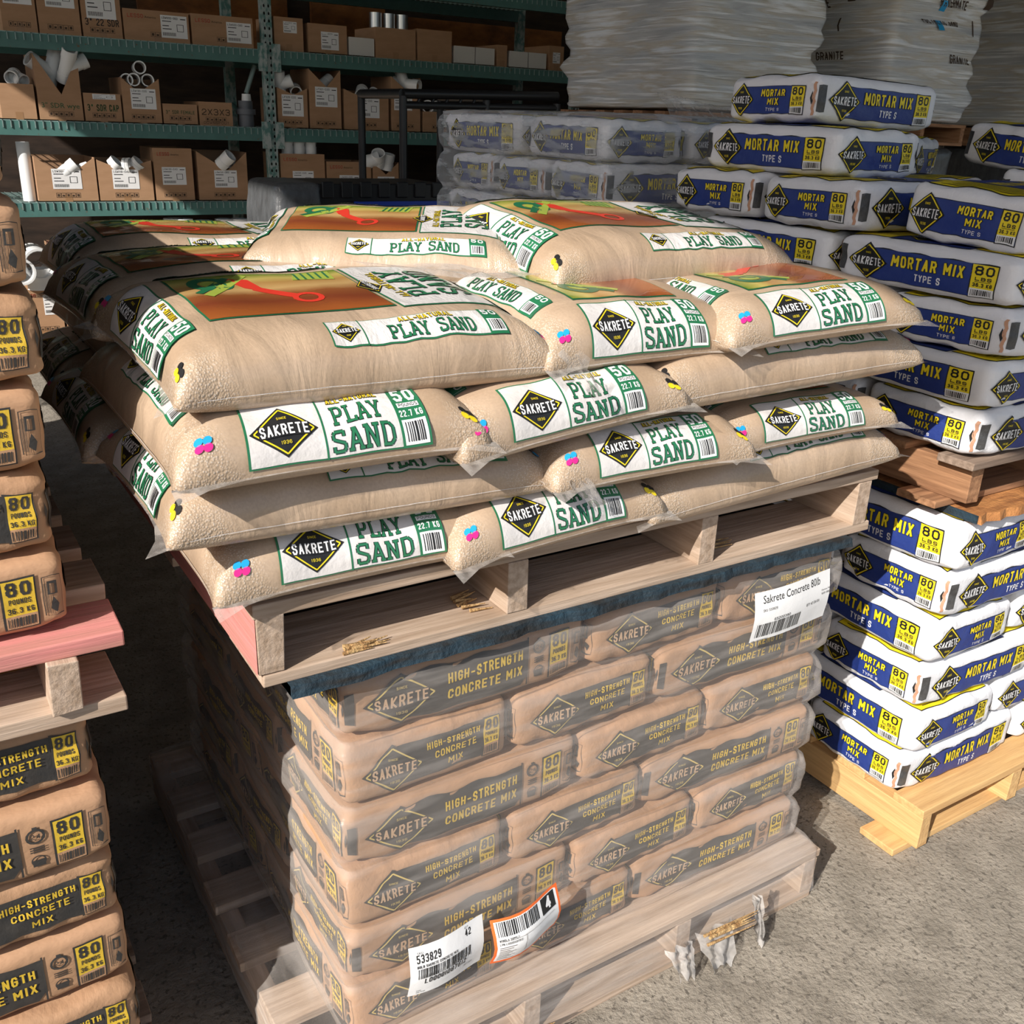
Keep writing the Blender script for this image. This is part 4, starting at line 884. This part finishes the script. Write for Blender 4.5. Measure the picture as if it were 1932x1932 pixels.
def carton(x0, x1, z0, z1, label, kind='open', vcut=0., vc=.5, depth=.42, y=None, lab=None, logo=False, icons=True, word=None, wk='marker', mk='card', grp='cardboard boxes on the rack', tape=True, word2=None, name='cardboard_box', rz=0.):
    y0 = YR+.01 if y is None else y; wd = x1-x0; h = z1-z0; t = .006
    root = tag(empty(name, ((x0+x1)/2, y0, z0), rz), label, 'box', grp); mb = MB(); a = wd/2-.004
    if kind == 'closed': mb.box(-a, a, 0, depth, 0, h, mk)
    else:
        fp = [(-a, 0), (a, 0), (a, h), (-a, h)] if not vcut else [(-a, 0), (a, 0), (a, h), (-a+2*a*vc, h-vcut), (-a, h)]
        n = len(fp); vs = [(p[0], 0, p[1]) for p in fp]+[(p[0], t, p[1]) for p in fp]
        if vcut: ff = [(0, 1, 3), (1, 2, 3), (0, 3, 4)]
        else: ff = [tuple(range(n))]
        mb.add(vs, ff+[tuple(n+i for i in f[::-1]) for f in ff]+[(i, n+i, n+(i+1) % n, (i+1) % n) for i in range(n)], mk)
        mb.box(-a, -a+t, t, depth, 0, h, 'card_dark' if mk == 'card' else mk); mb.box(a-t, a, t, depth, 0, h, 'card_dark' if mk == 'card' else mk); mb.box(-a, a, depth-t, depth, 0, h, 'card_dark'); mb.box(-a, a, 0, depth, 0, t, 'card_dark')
    def q(k, u0, v0, u1, v1, off=-.0012): mb.add([(u0, off, v0), (u1, off, v0), (u1, off, v1), (u0, off, v1)], [(0, 1, 2, 3)], k)
    def words(k, s, u0, v0, u1, v1, off=-.0016, m=None):
        A = Art(); A.text(k, s, u0, v0, u1, v1, 0, .004); lay_art(m or mb, A, lambda u, v: Vector((u, off, v)), 9, 9, 0, 0)
    if icons:
        iw = min(.17, wd*.62); ih = .030; u = -iw/2+(-.0 if not lab else (lab[0]*wd*.3)); v = .03
        for j in range(5):
            c = u+iw*j/5; q('ink', c, v, c+iw/5-.003, v+.002); q('ink', c, v+ih, c+iw/5-.003, v+ih+.002); q('ink', c, v, c+.002, v+ih); q('ink', c+iw/5-.005, v, c+iw/5-.003, v+ih); q('ink', c+.008, v+.007, c+iw/5-.011, v+ih-.006-.005*(j % 2))
    if logo: words('logo_red', 'LESSO', -a+.03, h-.055, -a+.03+min(.11, wd*.3), h-.03); words('ink', 'America', -a+.04+min(.11, wd*.3), h-.053, -a+.04+min(.19, wd*.5), h-.04)
    if word: words(wk, word, -a+.02, .075, a-.02, .12 if h > .16 else .10)
    if word2: words(wk, word2, -a+.03, .012, a-.03, .03)
    mb.build('carton', root)
    if lab:
        lu, lv, lw, lh, code = lab; m2 = MB(); cx = lu*wd
        m2.add([(cx-lw/2, -.002, lv), (cx+lw/2, -.002, lv), (cx+lw/2, -.002, lv+lh), (cx-lw/2, -.002, lv+lh)], [(0, 1, 2, 3)], 'paper')
        def r(k, u0, v0, u1, v1): m2.add([(cx+u0, -.0028, lv+v0), (cx+u1, -.0028, lv+v0), (cx+u1, -.0028, lv+v1), (cx+u0, -.0028, lv+v1)], [(0, 1, 2, 3)], 'black')
        words('black', code, cx-lw*.45, lv+lh*.83, cx+lw*.15, lv+lh*.93, -.0028, m2)
        for j, v in enumerate((.72, .52, .38)): r('black', -lw*.44, lh*v, -lw*(.1+.1*(j % 2)), lh*(v+.035))
        for j in range(12): r('black', -lw*.44+j*lw*.042, lh*.09, -lw*.44+j*lw*.042+lw*.02, lh*.24)
        r('black', lw*.1, lh*.3, lw*.12, lh*.62); r('black', lw*.34, lh*.3, lw*.36, lh*.62); r('black', lw*.1, lh*.6, lw*.36, lh*.62); r('black', lw*.1, lh*.3, lw*.36, lh*.32); r('black', lw*.25, lh*.84, lw*.45, lh*.88)
        m2.build('shipping_label', root)
    if tape:
        m3 = MB(); m3.add([(-.025, -.0009, 0), (.025, -.0009, 0), (.025, -.0009, .05), (-.025, -.0009, .05)], [(0, 1, 2, 3)], 'card_tape'); m3.build('tape', root)
    return root
cb = carton
Z2, Z1, Zl = 2.096, 1.530, .973
cb(.585, .812, Z2, 2.41, 'closed carton on the upper shelf, furthest left, label cut by the frame', 'closed', lab=(0, .17, .18, .14, 'LP110-060'))
cb(.815, 1.095, Z2, 2.42, 'tall closed carton on the upper shelf beside the furthest left one', 'closed', lab=(.05, .17, .19, .14, 'LP118-080'))
cb(1.10, 1.375, Z2, 2.42, 'tall carton on upper shelf with large black marker writing over its label', 'closed', lab=(0, .12, .20, .18, 'LP118-060'), word='3" 22 SDR', wk='marker_k')
cb(1.38, 1.855, Z2, 2.30, 'low wide carton with red logo on the upper shelf, beside the marker-written one', 'closed', lab=(.26, .03, .19, .15, 'LSW600-060'), logo=True)
cb(1.865, 2.34, Z2, 2.305, 'low wide carton with red logo on the upper shelf, next to the upright', 'closed', lab=(.26, .03, .19, .14, 'LSW600-080'), logo=True)
cb(2.50, 2.745, Z2, 2.335, 'small carton with white paper label on upper shelf just right of the upright', 'closed', lab=(.05, .13, .11, .08, 'LESSO'), icons=False)
cb(2.78, 3.115, Z2, 2.31, 'opened carton with a torn white label on the upper shelf right bay', 'open', lab=(.05, .03, .15, .13, 'LP'), icons=False)
cb(3.125, 3.355, Z2, 2.235, 'small white open box with flaps on the upper shelf right bay', 'open', mk='box_white', icons=False, tape=False)
cb(3.36, 3.735, Z2, 2.325, 'brown carton carrying three metal cans on the upper shelf', 'closed', icons=False)
cb(3.745, 4.08, Z2, 2.34, 'plain taped carton on the upper shelf right of the cans', 'closed', icons=False)
cb(4.10, 4.31, Z2, 2.235, 'white open parts bin on the upper shelf, left one of its pair', 'open', mk='box_white', icons=False, tape=False)
cb(4.315, 4.51, Z2, 2.235, 'white open parts bin on the upper shelf, right one of its pair', 'open', mk='box_white', icons=False, tape=False)
cb(4.53, 4.64, Z2, 2.27, 'narrow dark carton between the pairs of white bins', 'closed', icons=False)
cb(4.66, 4.86, Z2, 2.23, 'white open parts bin on the upper shelf, furthest pair, left', 'open', mk='box_white', icons=False, tape=False)
cb(4.865, 5.06, Z2, 2.23, 'white open parts bin on the upper shelf, furthest pair, right', 'open', mk='box_white', icons=False, tape=False)
cb(5.08, 5.25, Z2, 2.30, 'brown carton at the right end of the upper shelf', 'closed', lab=(0, .06, .08, .09, 'LP'), icons=False)
cb(.50, .735, Z1, 1.763, 'plain open carton at the left end of the middle shelf', 'open', icons=False)
cb(.745, 1.045, Z1, 1.965, 'tall V-cut carton with green marker writing 3 SDR wye', 'open', .26, .55, word='3" SDR wye')
cb(1.05, 1.315, Z1, 1.725, 'low carton with green marker writing 3 SDR cap', 'open', word='3" SDR CAP', lab=(.05, .155, .16, .035, 'LP'))
cb(1.32, 1.60, Z1, 1.842, 'V-cut carton with white label full of white couplings on middle shelf', 'open', .10, .45, lab=(.05, .10, .18, .14, 'LSW130-030'))
cb(1.605, 1.868, Z1, 1.675, 'low carton with faint writing 3 SDR female on the middle shelf', 'open', word='3" SDR FEMALE')
cb(1.875, 2.14, Z1, 1.70, 'low carton with faint marker writing downspout next to the grey valve', 'closed', word='2X3X3', word2='DOWNSPOUT', wk='ink')
cb(2.50, 2.76, Z1, 1.83, 'V-cut carton with label on the middle shelf just right of the upright', 'open', .05, .55, lab=(0, .09, .18, .16, 'LP328-030'))
cb(2.77, 3.05, Z1, 1.98, 'tall V-cut carton on the middle shelf, second right of the upright', 'open', .13, .55, lab=(.03, .17, .19, .15, 'LP321-030'))
cb(3.07, 3.48, Z1, 1.845, 'wide carton with sagging front on the middle shelf, third right of the upright', 'open', .05, .35, lab=(.05, .10, .19, .15, 'LP306-030'))
cb(3.50, 3.78, Z1, 1.96, 'tall V-cut carton with white fittings on the middle shelf, fourth right of the upright', 'open', .10, .5, lab=(-.1, .17, .17, .14, 'LSW105-030'))
cb(3.80, 4.12, Z1, 1.70, 'low carton behind the black cart frame on the middle shelf', 'open', lab=(.15, .05, .15, .1, 'LP'))
cb(4.15, 4.55, Z1, 1.78, 'carton behind the black cart on the middle shelf, partly hidden', 'closed', icons=False); cb(4.58, 4.85, Z1, 1.76, 'small carton behind the black cart at the far right of middle shelf', 'closed', icons=False)
cb(.665, 1.085, Zl, 1.285, 'V-cut carton on the lower shelf, furthest left, partly sunlit', 'open', .14, .5, lab=(.0, .09, .2, .14, 'LSW301-040'))
cb(1.09, 1.49, Zl, 1.27, 'V-cut carton on the lower shelf, second from left, cut fittings inside', 'open', .07, .45, lab=(0, .09, .19, .14, 'LSW118-040'))
cb(1.50, 1.80, Zl, 1.36, 'taller carton with torn top on the lower shelf, third from left', 'open', lab=(0, .12, .18, .13, 'LSW130-040'), logo=True)
cb(1.83, 2.23, Zl, 1.34, 'V-cut carton on the lower shelf nearest the upright', 'open', .14, .6, lab=(.05, .10, .18, .13, 'LSW130-080'))
cb(2.50, 2.89, Zl, 1.335, 'carton with couplings standing on it on the lower shelf, right of the upright', 'closed', lab=(0, .10, .18, .13, 'LSW301-020'), logo=True)
cb(2.90, 3.31, Zl, 1.28, 'carton on the lower shelf, second right of the upright', 'open', lab=(0, .07, .18, .13, 'LSW301-020'), logo=True)
cb(3.32, 3.57, Zl, 1.28, 'V-cut carton of elbows on the lower shelf, third right of the upright', 'open', .10, .5, lab=(0, .07, .16, .12, 'LP'))
cb(.43, .735, .004, .345, 'carton with red logo on the floor below the rack, leftmost', 'closed', lab=(.3, .15, .14, .15, 'LSW301-060'), logo=True, grp='cardboard boxes on the floor under the rack')
cb(.745, 1.14, .004, .34, 'carton on the floor under the white-lidded box', 'closed', grp='cardboard boxes on the floor under the rack')
cb(.715, 1.141, .345, .655, 'open carton holding white lids, on top of another carton on the floor', 'open', lab=(.0, .13, .18, .1, 'LSW401-060'), logo=True, grp='cardboard boxes on the floor under the rack', word='6 TEE SDR', wk='marker')
cb(1.16, 1.54, .004, .575, 'tall carton under the long white coupling', 'closed', grp='cardboard boxes on the floor under the rack', logo=True)
cb(1.555, 1.965, .004, .65, 'tall carton with red logo below the white couplings', 'closed', grp='cardboard boxes on the floor under the rack', logo=True)
cb(1.975, 2.36, .004, .655, 'tall carton below the last two white couplings beside the upright', 'closed', lab=(.1, .5, .2, .12, 'LSW'), grp='cardboard boxes on the floor under the rack', logo=True)

def tubes(name, segs, label, cat='pipe fitting', mk='pvc', grp=None, inner=.86):
    mb = MB()
    for s in segs:
        p0, p1, r = s[0], s[1], s[2]; mb.tube(p0, p1, r, s[3] if len(s) > 3 else r, mk, 22, inner)
    return tag(mb.build(name), label, cat, grp)
def coupling(x, y, z, d, r, L, label, mk='pvc', grp=None):
    d = Vector(d).normalized(); p = Vector((x, y, z)); s = [(p, p+d*L, r), (p-d*.002, p+d*L*.42, r*1.06), (p+d*L*.58, p+d*(L+.002), r*1.06)]
    return tubes('pipe_coupling', s, label, 'pipe coupling', mk, grp)
def wye(p, d, b, r, L, label):
    p = Vector(p); d = Vector(d).normalized(); b = Vector(b).normalized()
    return tubes('pipe_wye', [(p, p+d*L, r), (p-d*.002, p+d*L*.25, r*1.1), (p+d*L*.75, p+d*(L+.002), r*1.1), (p+d*L*.4, p+d*L*.4+b*L*.62, r), (p+d*L*.4+b*L*.45, p+d*L*.4+b*L*.64, r*1.1)], label)
GF = 'white couplings in the boxes'
wye((.84, YR+.16, 1.74), (.35, -.1, 1), (-.8, -.3, .5), .05, .28, 'white pipe wye sticking out of the tall V-cut carton')
wye((.95, YR+.10, 1.80), (.2, -.55, .9), (.9, 0, .4), .048, .24, 'second white wye leaning forward in the tall V-cut carton')
for i, (x, z) in enumerate(((1.42, 1.83), (1.52, 1.83), (1.47, 1.915), (1.37, 1.825))): coupling(x, YR+.02, z, (0.1, 1, -.05), .043, .10, f'white pipe coupling, {("lower left","lower right","top","furthest left")[i]} of the four above the labelled V-cut carton', grp=GF)
coupling(.60, YR+.04, 1.80, (.3, .8, .2), .045, .1, 'white coupling on the leftmost middle-shelf carton'); coupling(.68, YR+.06, 1.78, (-.5, .8, .3), .045, .1, 'second white coupling on the leftmost middle-shelf carton')
wye((2.56, YR+.10, 1.78), (-.1, -.2, 1), (.9, -.4, .4), .045, .17, 'white fitting rising from the carton just right of the upright')
coupling(2.68, YR+.05, 1.80, (.2, .9, .3), .045, .09, 'white coupling in the carton just right of the upright')
coupling(2.90, YR+.1, 1.85, (.8, .4, .5), .042, .14, 'white fitting low inside the tall right-bay carton')
coupling(3.24, YR+.05, 1.80, (.5, .8, .5), .048, .1, 'white coupling at left in the sagging carton'); coupling(3.36, YR+.03, 1.83, (-.2, .8, -.5), .048, .1, 'white coupling at right in the sagging carton')
wye((3.60, YR+.16, 1.92), (.55, -.75, -.1), (-.3, .1, .9), .048, .24, 'white wye pointing forward above the fourth right-bay carton')
coupling(3.86, YR+.03, 1.74, (.3, .9, 0), .05, .1, 'white coupling on the low carton behind the cart'); coupling(3.98, YR+.1, 1.74, (.7, .6, 0), .05, .1, 'grey-white coupling beside it on the low carton behind the cart')
coupling(.86, YR+.06, 1.16, (.6, -.1, .5), .05, .12, 'white fitting inside the leftmost lower-shelf carton'); coupling(.95, YR+.08, 1.17, (.9, 0, .3), .05, .10, 'second white fitting inside the leftmost lower-shelf carton')
for i in range(3): coupling(1.22+i*.08, YR+.06, 1.225, (.5, -.3, .55-.5*(i % 2)), .055, .045, f'thin white ring, {("left","middle","right")[i]} one in the second lower-shelf carton', grp='white rings')
coupling(2.02, YR+.03, 1.24, (.5, -.5, .6), .05, .12, 'white coupling leaning in the carton nearest the upright'); coupling(2.08, YR+.09, 1.27, (.2, -.8, .1), .055, .05, 'round white cap in the carton nearest the upright')
for i in range(3): coupling(2.59+i*.10, YR+.07, 1.337, (0, 0, 1), .046, .13, f'white coupling standing on carton right of the upright, {("first","second","third")[i]} of three', grp='couplings standing in a row')
for i, (x, z, d) in enumerate(((3.27, 1.27, (.8, -.3, .3)), (3.40, 1.26, (-.3, -.6, .7)), (3.47, 1.22, (.1, -.2, 1)))): coupling(x, YR+.06, z, d, .055, .13, f'white elbow piece, {("left","middle","right")[i]} one above the third right-bay carton')
tubes('pipe_tee', [((.60, YR+.02, .347), (.60, YR+.02, .50), .088), ((.60, YR+.28, .55), (.605, YR-.06, .54), .105), ((.605, YR-.02, .54), (.606, YR-.075, .538), .115)], 'large white pipe tee standing on the leftmost floor carton')
coupling(.47, YR+.05, .50, (0, -1, 0), .09, .2, 'large white fitting at the left edge beside the pipe tee')
coupling(1.16, YR+.06, .67, (1, -.02, -.005), .082, .37, 'long white double coupling lying on a tall carton')
for i, (x, y) in enumerate(((.84, .1), (1.01, .1))): tubes('pvc_disc', [((x, YR+y, .66), (x, YR+y, .675), .085)], f'round white lid in the lidded carton, {("left","right")[i]} one', 'lid', inner=.02)
for i, (x, y, z, h) in enumerate(((1.64, .12, .653, .18), (1.70, .06, .653, .18), (1.86, .06, .653, .165), (2.03, .06, .658, .17), (2.15, .05, .658, .17))): coupling(x, YR+y, z, (0, 0, 1), .072, h, f'white upright coupling on the tall floor cartons, {("first","second","third","fourth","fifth")[i]} from the left', grp='white upright couplings')
tubes('vent_pipe', [((.62, YR+.1, .973), (.62, YR+.1, 1.38), .045)], 'white pipe standing at the left end of the lower shelf')
gv = tubes('pipe_valve', [((2.26, YR+.06, 1.53), (2.26, YR+.06, 1.62), .06), ((2.26, YR+.06, 1.62), (2.26, YR+.06, 1.66), .075), ((2.26, YR+.06, 1.66), (2.26, YR+.06, 1.72), .055)], 'dark grey plastic valve standing on the middle shelf by the upright', 'valve', 'pvc_grey')
c = MB(); c.tube((2.27, YR+.06, 1.72), (2.27, YR+.06, 1.77), .038, .034, 'pvc'); c.build('white_cap', gv)
tubes('clear_tube', [((2.28, YR+.09, 1.775), (2.37, YR+.12, 1.98), .018)], 'thin grey tube leaning up from the valve to the upright', 'tube', 'wire')
for i in range(3):
    mb = MB(); mb.tube((3.42+i*.12, YR+.13, 2.327), (3.42+i*.12, YR+.13, 2.44), .052, .052, 'metal'); tag(mb.build('metal_can'), f'shiny metal can on the brown carton, {("left","middle","right")[i]} of three', 'can', 'metal cans')

# ------------------------------------------------------------------ black cart and plastic totes in the aisle behind the sand
ct = tag(empty('platform_cart', (2.14, 4.0, 0)), 'black tubular cart frame standing in the aisle before the rack', 'cart')
def bar(nm, a, b, r=.022):
    mb = MB(); mb.tube(a, b, r, r, 'blackp', 12); mb.build(nm, ct)
for x in (0, .52, 1.0):
    bar('post', (x, 0, .0), (x, 0, 1.745)); bar('post', (x, .55, 0), (x, .55, 1.745))
bar('top_rail', (0, 0, 1.755), (1.0, 0, 1.785), .026); bar('top_rail', (0, 0, 1.70), (1.0, 0, 1.72), .02); bar('top_rail', (0, .55, 1.755), (1.0, .55, 1.785)); bar('side_rail', (0, 0, 1.755), (0, .55, 1.755), .026); bar('side_rail', (.52, 0, 1.76), (.52, .55, 1.76), .026)
for i in range(6): bar('lattice_bar', (.08+i*.085, 0, 1.70), (.11+i*.085, 0, 1.755), .008)
mb = MB(); mb.box(-.02, 1.02, -.02, .57, .12, .16, 'blackp'); mb.build('platform', ct)
tt = tag(empty('tool_tote', (2.0, 3.45, 0)), 'black slatted tote with a blue front panel behind the sand bags', 'tote')
mb = MB(); mb.box(-.58, .12, 0, .45, 0, 1.33, 'blackp')
for i in range(7): mb.box(-.56+i*.098, -.50+i*.098, -.012, 0, 1.265, 1.34, 'blackp')
mb.build('body', tt, bevel=.006)
mb = MB(); mb.box(-.40, .11, -.03, -.013, .95, 1.25, 'bluep'); A = Art(); A.text('paper', 'ANG', -.22, 1.09, .06, 1.18, 0, .02); lay_art(mb, A, lambda u, v: Vector((u, -.0315, v)), 9, 9, 0, 0); mb.build('front_panel', tt)
o = load('wrapped_tote', 1.20, 1.46, 3.42, 3.9, 0.0, 1.335, 'greyp', 'grey plastic-wrapped box at the left end of the black tote', .01, 33)
